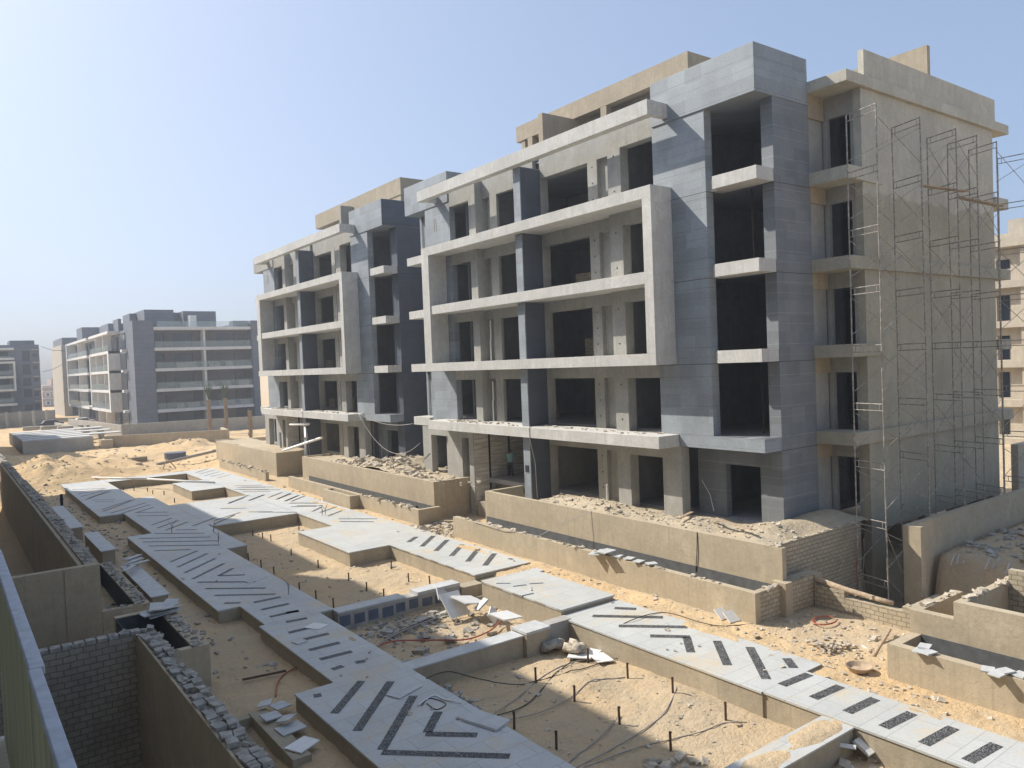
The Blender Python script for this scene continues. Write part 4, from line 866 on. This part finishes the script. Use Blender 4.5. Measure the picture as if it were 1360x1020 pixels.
# ------------------------------------------------------------------ far finished block
Y0=133
B3=empty('apartment_building',(33,Y0+30,-1.6),'finished dark grey apartment block with long glass balconies in the distance','building','finished blocks in the distance')
ZB=[-1.6,1.04,4.35,7.62,10.93,14.25]
b=MB(); b.box(24.7,27.75,Y0,Y0+5,-3,15.28); b.box(43.3,44.4,Y0+.3,Y0+20,-3,15.3); b.build('tower',M['bfar'],B3)
b=MB(); wh=[]
for k in range(5):
    for x0,x1 in ((28.2,29.6),(31.0,34.0),(37.9,40.9),(41.6,42.6)): wh.append((x0,x1,ZB[k]+.2,ZB[k]+2.35))
b.wally(Y0+2,.3,27.75,43.3,-3,14.2,wh); b.box(27.75,43.3,Y0+2.3,Y0+2.4,-3,14.2) ; b.build('wall',M['bfarwall'],B3)
b=MB(); b.box(35.35,35.7,Y0+.35,Y0+2,-1.6,14.0); b.build('column',M['farwhite'],B3)
for k in range(5):
    z=ZB[k+1]; sl=MB().box(27.6,43.1,Y0,Y0+2,z-.48,z).build('balcony_slab',M['farwhite'],B3)
    if k<4: MB().box(27.9,43.0,Y0+.1,Y0+.14,z,z+1.0).build('balcony_glass',M['bglass'],sl)
    for x0,x1 in ((31.0,34.0),(37.9,40.9),(28.2,29.6)):
        MB().box(x0,x1,Y0+2.28,Y0+2.295,ZB[k]+.2,ZB[k]+2.35).build('window',M['win'],B3)
# ground floor glazing etc is in the wall openings; balcony furniture
for (x,k,w_) in ((31.6,2,3.4),(36.2,3,1.0),(37.2,3,.9),(39,3,1.2),(31.2,3,3.2),(30.9,1,1.2),(32.6,1,2.0),(37.5,1,3),(41.2,1,1.6),(38.2,2,1.6),(41,2,2.0),(36.3,2,.8)):
    o=MB().box(x,x+w_,Y0+1.0,Y0+1.7,ZB[k],ZB[k]+.4).box(x,x+w_,Y0+1.55,Y0+1.75,ZB[k]+.4,ZB[k]+.85).box(x,x+.15,Y0+1,Y0+1.54,ZB[k]+.4,ZB[k]+.62).build('outdoor_sofa',M['cushion'],loc=(x,Y0+1.4,ZB[k])); tag(o,'small sofa on a long balcony of the distant finished block','sofa','balcony furniture on the distant block')
b=MB(); b.box(24.9,35,Y0+6,Y0+60,-3,14.2); b.box(27.75,43.3,Y0+2.5,Y0+60,-3,14.2); b.build('core',M['bfar'],B3)
# facade facing the courtyard
b=MB(); hs=[]
for k in range(5):
    for y0 in (144.8,149.8,154.8,159.2,168,173,178,183,188): hs.append((y0,y0+2.6+(1.2 if int(y0)%2 else 0),ZB[k]+.1,ZB[k]+2.45))
b.wallx(24.67,.3,138.01,197,-3,14.1,hs); b.build('wall',M['bfar'],B3)
b=MB()
for h in hs: b.box(24.88,24.9,h[0],h[1],h[2],h[3])
b.build('window',M['win'],B3)
for y0,y1 in ((144.2,164.5),(168,197)):
    for k in range(5):
        z=ZB[k+1]; sl=MB().box(22.9,24.66,y0,y1,z-.45,z).build('balcony_slab',M['farwhite'],B3)
        if k<4: MB().box(23.0,23.04,y0+.6,y1-.2,z,z+1).build('balcony_glass',M['bglass'],sl)
b=MB(); b.box(22.85,24.66,144.2,145.2,ZB[1],ZB[4]); b.box(22.85,24.66,163.8,164.5,ZB[1],ZB[4]); b.box(22.85,24.66,196,197,ZB[1],ZB[5]); b.build('balcony_frame',M['farwhite'],B3)
b=MB()
for k in range(5): b.box(23.0,24.4,150,150.2,ZB[k],ZB[k+1]-.5); b.box(23.0,24.4,158,158.2,ZB[k],ZB[k+1]-.5); b.box(23,24.4,180,180.2,ZB[k],ZB[k+1]-.5)
b.build('column',M['farwhite'],B3)
b=MB(); wz=[]
for k in range(5): wz.append(ZB[k])
for k in range(5): b.box(24.55,24.69,138.9,142.9,ZB[k]+.1,ZB[k+1]-.6)
b.build('window',M['win'],B3)
for k in range(1,5): MB().box(23.9,24.66,138.2,139.6,ZB[k]-.4,ZB[k]).build('balcony_slab',M['farwhite'],B3)
b=MB(); b.box(27.3,31.8,Y0+4,Y0+12,14.25,17.3); b.box(33.3,38.6,Y0+4,Y0+12,14.25,17.1); b.box(31.8,33.3,Y0+6,Y0+12,14.25,17.0); b.box(26.2,27.2,Y0+10,Y0+16,14.25,17.1); b.box(25.6,26.1,Y0+17,Y0+22,14.25,16.7); b.box(25.2,31,Y0+26,Y0+34,14.25,16.2)
b.box(24.8,30,155,163,14.25,16.2); b.box(25,30,188,196,14.25,17.5); b.box(40.5,43,Y0+1,Y0+3,14.3,15.3); b.build('penthouse',M['bfar'],B3)
b=MB(); b.box(33.9,35.0,Y0+2.5,Y0+4,14.25,16.3); b.build('penthouse',M['farwhite'],B3)
MB().box(28.4,43,Y0+.6,Y0+.64,14.25,15.2).build('balcony_glass',M['bglass'],B3)
# tan/grey block behind it, left
B5=empty('apartment_building',(19,210,-2),'slim pale block with dark balconies, half hidden behind the finished block','building','finished blocks in the distance')
f5=lambda px:aty(px,500,205).x
b=MB(); b.box(f5(83.5),f5(94),205,225,-3,14.5); b.build('wall',M['fartan'],B5); b=MB(); b.box(f5(94),f5(130),207,225,-3,13.6); b.box(f5(86),f5(108),206.5,224,14.5,16.2); b.build('wall',M['bfar'],B5)
for k in range(5):
    MB().box(f5(94),f5(112),205,206.99,1.2+k*3-.35,1.2+k*3+.7).build('balcony_slab',M['fartan'],B5); MB().box(f5(82.8),f5(93),204.7,204.99,1.2+k*3-.3,1.2+k*3).build('ledge',M['fartan'],B5)
    MB().box(f5(96),f5(104),206.9,206.99,1.95+k*3,3.2+k*3).build('window',M['win'],B5)
# pink building
B6=empty('apartment_building',(20,290,-2),'small pinkish building with white window surrounds on the horizon','building','buildings on the horizon')
f6=lambda px:aty(px,530,290).x
zf=lambda py:aty(70,py,290).z
b=MB(); b.box(f6(57),f6(100),290,305,-3,zf(512)); b.box(f6(70),f6(84),291,304,zf(512)-.01,zf(503)); b.build('wall',M['farpink'],B6)
b=MB()
for py in (513,519,528,541): b.box(f6(56.5),f6(100),289.7,289.99,zf(py+1.2),zf(py))
for px in (70,71,72): pass
b.build('ledge',M['farwhite'],B6)
for py in (521,532,543):
    for px in (60,70,80):
        MB().box(f6(px),f6(px+7.5),289.8,289.95,zf(py+5.5),zf(py)).build('window_surround',M['farwhite'],B6); MB().box(f6(px+2),f6(px+5.5),289.7,289.79,zf(py+4.5),zf(py+1)).build('window',M['win'],B6)
# left block
B4=empty('apartment_building',(8,190,-2),'grey finished block with a white balcony frame at the far left','building','finished blocks in the distance')
YB=190; f4=lambda px:aty(px,505,YB).x; z4=lambda py:aty(25,py,YB).z
b=MB(); wh=[(f4(31),f4(41.5),z4(y1),z4(y0)) for y0,y1 in ((466,480),(484,498),(502,513),(517,528),(538,546))]+[(f4(45),f4(51),z4(y1),z4(y0)) for y0,y1 in ((470,474.5),(486,491.5),(503,508),(520,527),(538,545))]
wh+=[(f4(-4),f4(13),z4(y1),z4(y0)) for y0,y1 in ((467,475),(483,492),(503,511),(521,530),(539,549))]
b.wally(YB,.4,f4(-30),f4(54),-3,z4(458),wh); b.box(f4(-30),f4(54),YB+.41,YB+14,-3,z4(458)); b.box(f4(16),f4(49),YB+1,YB+8,z4(458),z4(452)); b.build('wall',M['bfar'],B4)
b=MB()
for h in wh: b.box(h[0],h[1],YB+.3,YB+.4,h[2],h[3])
b.build('window',M['win'],B4)
for y0 in (462,475,499,535): MB().box(f4(-30),f4(20 if y0 in(462,475) else 21),YB-1.6,YB-.01,z4(y0+3),z4(y0)).build('balcony_slab',M['farwhite'],B4)
b=MB(); b.box(f4(-30),f4(20.5),YB-1.8,YB-.01,z4(482.5),z4(480)); b.box(f4(-30),f4(20.5),YB-1.8,YB-.01,z4(519),z4(516)); b.box(f4(18),f4(20.5),YB-1.8,YB-.01,z4(516),z4(482.5)); b.build('balcony_frame',M['farwhite'],B4)
for y0 in (474,493,511,529): MB().box(f4(-30),f4(17),YB-1.5,YB-1.46,z4(y0+4.5),z4(y0-1)).build('balcony_glass',M['bglass'],B4)
for y0 in (464,481,500,517,533): MB().box(f4(44),f4(54),YB-1,YB-.01,z4(y0+1.5),z4(y0)).build('ledge',M['fartan'],B4)
b=MB(); b.box(f4(-1),f4(1.5),YB+2,YB+4,z4(458),z4(444)); b.build('chimney',M['bfar'],B4)
# right-hand beige building
BR=empty('apartment_building',(72,24,-3),'sunlit beige building seen through the scaffold at the right edge','building','buildings on the horizon')
fr=lambda px,py:atx(px,py,70)
b=MB(); rows=[(436,466,.0)]
zz=[fr(1325,p).z for p in (341,384,435,487,537,590)]
hs=[]
for a_,c_2 in (((345,358)),((392,427)),((446,478)),((494,528)),((556,577))): hs.append((fr(1342,a_).y,27.6,fr(1330,c_2).z,fr(1330,a_).z))
b.wallx(70,.5,10,28.2,-4,fr(1330,322).z,hs); b.box(70.5,90,10,28.2,-4,fr(1330,310).z); b.build('wall',M['farbeige'],BR)
b=MB()
for h in hs: b.box(70.45,70.49,h[0]+.25,h[1]-.1,h[2],h[3])
b.build('window',M['win'],BR)
for py in (322,375,427,479,530,580): MB().box(69.2,69.99,24.6,28.3,fr(1325,py+9).z,fr(1325,py).z).build('balcony_sill',M['farbeige'],BR)
b=MB(); b.box(69.4,69.99,12,25.6,-4,fr(1350,303).z); b.box(71,80,14,27.0,15,fr(1345,289).z); b.build('bay',M['farbeige'],BR)
b=MB(); b.box(69.1,69.99,24.9,27.4,fr(1330,330).z,fr(1330,318).z); b.build('ledge',M['farbeige'],BR)
# shed and far walls
S=MB().box(7.2,14.3,103,103.3,-2.6,-.45).build('storage_shed',M['beam']); S.data.materials[0]=M['mortar']; tag(S,'long low block-built shed with pale strips on its flat roof, far left','shed')
b=MB(); b.box(7.2,7.5,103.31,124,-2.6,-.5); b.box(14.0,14.3,103.31,124,-2.6,-.5); b.build('side_wall',M['dark'],S)
b=MB(); b.box(7.6,13.9,103.4,124,-.75,-.5); b.build('roof',M['dark'],S)
for i in range(6): MB().box(7.3,18 if i%2 else 14.2,103.5+i*3.4,105.9+i*3.4,-.48,-.36).build('roof_strip',M['beam'],S)
o=MB().box(14.9,16.2,102,103.4,-2.6,-.9).build('concrete_block',M['wallplaster']); tag(o,'pale concrete block at the end of the long shed','block')
def polywall(pts,t,zb,zt,mat,label,name='boundary_wall'):
    b=MB()
    for (x0,y0),(x1,y1) in zip(pts,pts[1:]):
        d=Vector((x1-x0,y1-y0)).normalized(); n=Vector((-d.y,d.x))*t
        b.hexa([(x0,y0,zb),(x1,y1,zb),(x1+n.x,y1+n.y,zb),(x0+n.x,y0+n.y,zb),(x0,y0,zt),(x1,y1,zt),(x1+n.x,y1+n.y,zt),(x0+n.x,y0+n.y,zt)])
    return tag(b.build(name,M[mat]),label,'wall')
polywall([(15.5,103.4),(28.4,97.7),(29.2,103)],.3,-2.6,-.55,'wallplaster','rough low boundary wall beyond the sand heaps','boundary_wall')
polywall([(19.9,118),(30.3,116.5),(45,112)],.3,-2.6,-.1,'plaster','grey garden wall in front of the finished block')
polywall([(17.2,150),(19.9,118.3)],.3,-2.6,-.2,'fartan','pale wall running back towards the slim block')
polywall([(15.2,170),(17.6,120)],.4,-2.6,-1.0,'fartan','stepped pale kerb wall beside the shed')
polywall([(24,88),(30,86),(42,84)],.3,-2.6,-.9,'wallplaster','low wall before the second block, beyond its terrace')
polywall([(-40,168),(6,168),(17.5,171)],.3,-2.6,.75,'plaster','tall grey panelled fence wall before the far left block')
for i in range(7):
    x=3+i*2.1; o=MB().box(x,x+.4,167.6,167.98,-2.6,.95).build('fence_pier',M['plaster']); tag(o,'pier on the tall grey wall at the far left','pier','piers of the far grey wall')
for i,(x,y,w_,h_) in enumerate(((14.6,140,3.6,1.2),(16.2,128,2.6,1.3),(13.2,150,2.8,.9),(18,136,1.8,1.4),(11,155,3,.7))):
    o=MB().box(x,x+w_,y,y+1.2,-2.4,-2+h_*.9).box(x+.2,x+w_-.2,y-.4,y-.01,-2.4,-2+h_*.5).build('concrete_block',M['fartan']); tag(o,'pale concrete block lying by the far walls','block','concrete blocks by the far walls')
# palms
for i,(px,pt,pb_) in enumerate(((279,531,575),(301,529,573),(333,546,580))):
    q=at(px,pb_,-1.6); k=113/q.y; X=q.x; Yp=q.y; ztop=aty(px-3,pt,Yp).z
    r_=empty('palm_tree',(X,Yp,-1.9),['leftmost young palm with wrapped trunk before the finished block','middle young palm with frayed trunk before the finished block','palm stump nearest the second block, without green leaves'][i],'palm')
    b=MB(); b.tube([(X,Yp,-2.2),(X+.05,Yp,(ztop-2)/2),(X,Yp,ztop)],.2,8,.26)
    for _ in range(70):
        a=random.uniform(0,6.28); z=random.uniform(-1.6,ztop); b.tube([(X+.2*math.cos(a),Yp+.2*math.sin(a),z),(X+.36*math.cos(a),Yp+.36*math.sin(a),z+.28)],.035,4,.01)
    b.build('trunk',M['palmtrunk'],r_)
    if i<2:
        b=MB()
        for _ in range(40):
            a=random.uniform(0,6.28); l=random.uniform(1.3,2.6); c=Vector((X,Yp,ztop)); d=Vector((math.cos(a)*.28,math.sin(a)*.28,.95)).normalized(); n=Vector((-d.y,d.x,0)).normalized()*.05
            p1=c+d*l*.55; p2=c+d*l+Vector((d.x,d.y,-.3))*.5; b.face([c-n,p1-n*1.6,p2,p1+n*1.6])
        b.build('crown',M['palmleaf'],r_)
# two cars by the far wall
def car(loc,rz,mat,label):
    r_=empty('parked_car',loc,label,'car'); r_.rotation_euler=(0,0,0)
    x,y,z=loc; b=MB()
    prof=[(-2.1,.35),(-2.15,.75),(-1.3,.9),(-.7,1.38),(.9,1.42),(1.5,1.0),(2.1,.92),(2.15,.4)]
    for s0,s1 in ((-.85,.85),):
        n=len(b.v); k=len(prof); b.v+=[(x+a,y+s0,z+c) for a,c in prof]+[(x+a,y+s1,z+c) for a,c in prof]
        b.f+=[tuple(range(n,n+k)),tuple(range(n+2*k-1,n+k-1,-1))]; b.mi+=[0,0]
        for i in range(k): j=(i+1)%k; b.f.append((n+j,n+i,n+k+i,n+k+j)); b.mi.append(0)
    b.build('body',mat,r_,bevel=.05)
    b=MB(); b.hexa([(x-.95,y-.87,z+.95),(x+1.25,y-.87,z+.98),(x+1.25,y-.855,z+.98),(x-.95,y-.855,z+.95),(x-.6,y-.87,z+1.3),(x+.85,y-.87,z+1.33),(x+.85,y-.855,z+1.33),(x-.6,y-.855,z+1.3)]); b.build('window',M['win'],r_)
    for dx in (-1.35,1.35):
        for dy in (-.86,.7): MB().tube([(x+dx,y+dy,z+.33),(x+dx,y+dy+.18,z+.33)],.33,14).build('wheel',M['dark'],r_)
car((15.2,158,-1.95),0,M['carpaint'],'dark parked car by the far wall, seen small')
car((20.2,158.5,-1.95),0,M['carwhite'],'pale parked car beside the dark one by the far wall')
# things in the distant sand
q=at(233,610,-1.9); b=MB(); n=18
b.tube([(q.x,q.y,-2.0),(q.x,q.y,-1.2)],1.0,n); b.cur=0
tag(b.build('concrete_ring',M['patch'],loc=(q.x,q.y,-2),smooth=False),'dark concrete manhole ring standing in the far sand','concrete ring')
a=at(208,617,-1.6);c=at(290,598,-1.0); tag(MB().tube([a,c],.14,6).build('long_pole',M['cable'],loc=tuple(a)),'long grey pole propped across the far sand heap','pole')
q=at(222,612,-1.2)
for dx,dy in ((-.7,-.2),(.7,-.1)): tag(MB().tube([(q.x,q.y,-1.0),(q.x+dx,q.y+dy*5,-2)],.05,5).build('prop_leg',M['wood'],loc=(q.x,q.y,-1)),'leaning prop under the long grey pole','prop','props under the long pole')
q=at(183,616,-1.9); tag(MB().obox((q.x,q.y,-1.6),1.6,.7,.7,(0,0,.3),.05).build('brick_block',M['brick'],loc=(q.x,q.y,-1.9)),'block of bricks lying on the far sand','block')
scatter('rubble',M['rub'],520,lambda:(lambda x,y:(x,y,gz(x,y)))(random.uniform(4.2,8.3),random.uniform(22,70)),'small debris scattered on the shaded ground left of the path',.03,.16)
scatter('rubble',M['rubtan'],700,lambda:(lambda x,y:(x,y,gz(x,y)))(random.uniform(17.4,19.3),random.uniform(6,60)),'stones scattered on the sand strip between path and planter walls',.02,.1)
scatter('rubble',M['rubtan'],500,lambda:(lambda x,y:(x,y,gz(x,y)))(random.uniform(17.4,22),random.uniform(8.5,14.2)),'stones scattered on the sand near the right planter',.02,.1)
scatter('rubble',M['rub'],600,lambda:(lambda x,y:(x,y,gz(x,y)))(random.gauss(12.6,1.7),random.choice((random.uniform(19.2,24.2),random.gauss(23.3,.6)))),'broken tile chips littering the middle debris planter',.04,.2)
scatter('rubble',M['rubtan'],420,lambda:(lambda x,y:(x,y,gz(x,y)))(random.uniform(9.9,15.3),random.uniform(9.9,18.3)),'pebbles scattered over the large near planter',.015,.07)
scatter('rubble',M['rub'],70,lambda:(lambda x,y:(x,y,gz(x,y)))(random.gauss(10.3,.25),random.gauss(16.8,.5)),'broken chunks at the path edge in the large near planter',.08,.2)
scatter('rubble',M['rubtan'],60,lambda:(lambda x,y:(x,y,gz(x,y)))(random.gauss(11.6,.5),random.gauss(11.2,.35)),'heap of pale stones at the bottom of the large near planter',.1,.28)
scatter('rubble',M['rubtan'],170,lambda:(lambda x,y:(x,y,gz(x,y)))(random.uniform(11.5,16),random.uniform(25,42)),'chips scattered over the middle planter with blocks',.03,.14)
scatter('rubble',M['rubtan'],160,lambda:(lambda x,y:(x,y,gz(x,y)))(random.uniform(13.4,16),random.uniform(6.6,9)),'broken stones in the corner below the near cross wall',.06,.3)
scatter('rubble',M['rub'],420,lambda:(lambda x,y:(x,y,gz(x,y)))(random.uniform(28.3,38),random.uniform(9,12.9)),'planks and rubble strewn over the shaded terrace at the right',.04,.22,.3)
scatter('rubble',M['rubtan'],420,lambda:(lambda x,y:(x,y,gz(x,y)))(random.uniform(18.8,20.8),random.uniform(31.4,35.4)),'rubble at the mouth of the entrance between terrace walls',.04,.22,.4)
scatter('rubble',M['rub'],500,lambda:(lambda x,y:(x,y,gz(x,y)))(random.gauss(6.5,1.6),random.gauss(79,5)),'debris on the far shaded heap',.03,.14,.5)
scatter('rubble',M['rub'],420,lambda:(lambda x,y:(x,y,gz(x,y)))(random.gauss(6.4,.9),random.gauss(49,7)),'twigs and broken bits littering the ground beside the far bend of the path',.03,.16,.4)
scatter('rubble',M['rubtan'],300,lambda:(lambda x,y:(x,y,gz(x,y)))(random.uniform(8,26),random.uniform(72,98)),'clods and stones on the far sand heaps',.05,.3)
def drift(cx,cy,rx,ry,h,label):
    b=MB(); n=26; 
    for j in range(n+1):
        for i in range(n+1):
            u=(i/n*2-1)*1.25; v=(j/n*2-1)*1.25; x=cx+u*rx; y=cy+v*ry
            e=1-(u*u+v*v)+.9*nz(x,y,1.7,21)+.5*nz(x,y,4.5,8); b.v.append((x,y,PT-.012+max(-.02,min(h,h*e*.8))))
    for j in range(n):
        for i in range(n): k=j*(n+1)+i; b.f.append((k,k+1,k+n+2,k+n+1)); b.mi.append(0)
    tag(b.build('sand_drift',M['sand'],smooth=True),label,'sand',kind='stuff')
drift(17.85,15.0,.26,1.3,.03,'sand drifted over the sunny edge of the right path')
drift(17.9,12.6,.2,.7,.02,'second sand drift on the edge of the right path')
drift(17.2,8.4,.16,.6,.02,'thin sand drift on the nearest part of the right path')
drift(14.6,9.45,.8,.28,.04,'sand spilt along the near cross wall')
drift(12.9,9.45,.5,.25,.03,'sand spilt on the near cross wall, farther left')
drift(18.5,28.6,.35,1.6,.03,'sand drift along the outer edge of the middle path')
drift(18.3,44,.4,2.5,.03,'sand drift along the outer edge of the far path')
drift(16.6,20.9,.5,.35,.02,'dust patch on the raised platform')
drift(9.6,21.6,.12,.5,.015,'dust patch on the shaded path')
drift(7.45,33,.12,.8,.015,'dust along the left edge of the shaded path')
# overhead wires far left
a=aty(54,460,188);c=aty(86,465,205); tag(MB().tube([a,(a+c)/2-Vector((0,0,.5)),c],.05,4).build('overhead_wire',M['dark']),'upper wire slung between the two far left blocks','wire')
a=aty(56,494,188);c=aty(83,484,205); tag(MB().tube([a,(a+c)/2-Vector((0,0,.3)),c],.05,4).build('overhead_wire',M['dark']),'lower wire slung between the two far left blocks','wire')
a=Vector((20.85,23.2,.22)); tag(MB().tube([a,(20.2,24.1,-.25),(19.45,25.0,-.85),(19.3,27.2,-.92),(19.33,29.5,-.9)],.012,4).build('slack_rope',M['cable'],loc=tuple(a)),'thin slack rope hanging from the long terrace wall to the outer planter','rope')
a=Vector((20.82,17.8,.2)); tag(MB().tube([a,(20.80,17.82,-.5),(20.83-.03,17.9,-1.2)],.016,4).build('hanging_cable',M['cabledark'],loc=tuple(a)),'short black cable hanging down the long terrace wall','cable')
for i,(x,y,l,rz,zz_) in enumerate(((21.9,17.2,2.6,1.2,.42),(22.3,19.6,1.6,.4,.33),(30,10.6,2.0,.5,-.8),(31.5,11.2,2.4,.9,-.78),(33,10.9,1.8,.2,-.78))):
    tag(MB().obox((x,y,zz_),l,.12,.04,(.1,.04,rz),.05).build('loose_board',M['wood'],loc=(x,y,zz_)),['long board lying on the sand heap at the block corner','shorter board on the sand by the corner door','board in shade on the right terrace, nearest the pit','middle board on the shaded right terrace','small board farthest along the shaded right terrace'][i],'board')
for i in range(26):
    px,py=random.choice(((560,940),(450,880),(880,850),(1010,900),(640,735),(300,760)));q=at(px+random.uniform(-50,50),py+random.uniform(-25,25),PT)
    if not any(x0+.15<q.x<x1-.15 and y0+.15<q.y<y1-.15 for x0,x1,y0,y1 in rects): continue
    b=MB(); stone(b,(q.x,q.y,PT+.02),random.uniform(.05,.12),.5); tag(b.build('stone_chip',M['rubtan'],loc=(q.x,q.y,PT)),'small stone chip lying loose on the paved paths','chip','stone chips on the paths')
# ------------------------------------------------------------------ air
HZ=True
if HZ:
    o=MB().box(-60,160,-60,330,-4.5,26).build('haze',[]); m=bpy.data.materials.new('haze'); m.use_nodes=True; t=m.node_tree; t.nodes.clear()
    v=t.nodes.new('ShaderNodeVolumePrincipled'); v.inputs['Density'].default_value=.0013; v.inputs['Color'].default_value=(.86,.9,.95,1); v.inputs['Anisotropy'].default_value=.3
    ou=t.nodes.new('ShaderNodeOutputMaterial'); t.links.new(v.outputs[0],ou.inputs['Volume']); o.data.materials.append(m); tag(o,kind='stuff',label='thin warm desert haze')
# ------------------------------------------------------------------ light
SUN=Vector((-1,1.6,1.73)).normalized(); EL=math.asin(SUN.z); AZ=math.atan2(SUN.x,SUN.y)
w=bpy.data.worlds.new('World'); C.world=w; w.use_nodes=True; t=w.node_tree; bg=t.nodes['Background']
sk=t.nodes.new('ShaderNodeTexSky'); sk.sky_type='NISHITA'; sk.sun_disc=False; sk.sun_elevation=EL; sk.sun_rotation=AZ; sk.altitude=50; sk.air_density=.7; sk.dust_density=4; sk.ozone_density=6
gm=t.nodes.new('ShaderNodeGamma'); gm.inputs[1].default_value=.5; t.links.new(sk.outputs[0],gm.inputs[0])
mu=t.nodes.new('ShaderNodeVectorMath'); mu.operation='MULTIPLY'; mu.inputs[1].default_value=(1.50,1.60,1.73); t.links.new(gm.outputs[0],mu.inputs[0])
t.links.new(mu.outputs[0],bg.inputs[0]); bg.inputs[1].default_value=.15
l=bpy.data.lights.new('sun','SUN'); l.energy=3.55; l.angle=rad(.55); l.color=(1,.935,.845); o=bpy.data.objects.new('sun',l); COL.objects.link(o); o.rotation_euler=(-SUN).to_track_quat('-Z','Y').to_euler()
# ------------------------------------------------------------------ camera & render
cd=bpy.data.cameras.new('camera'); cam=bpy.data.objects.new('camera',cd); COL.objects.link(cam)
cam.matrix_world=Matrix(((RI.x,UP.x,-fw.x,CAM.x),(RI.y,UP.y,-fw.y,CAM.y),(RI.z,UP.z,-fw.z,CAM.z),(0,0,0,1)))
cd.sensor_width=36; cd.lens=36*FPX/1360; cd.clip_start=.05; cd.clip_end=5000; C.camera=cam
C.render.engine='CYCLES'; C.view_settings.view_transform='Standard'; C.view_settings.look='None'; C.view_settings.exposure=.76; C.view_settings.gamma=1
C.cycles.max_bounces=8; C.cycles.diffuse_bounces=6; C.cycles.volume_bounces=0; C.cycles.transparent_max_bounces=12
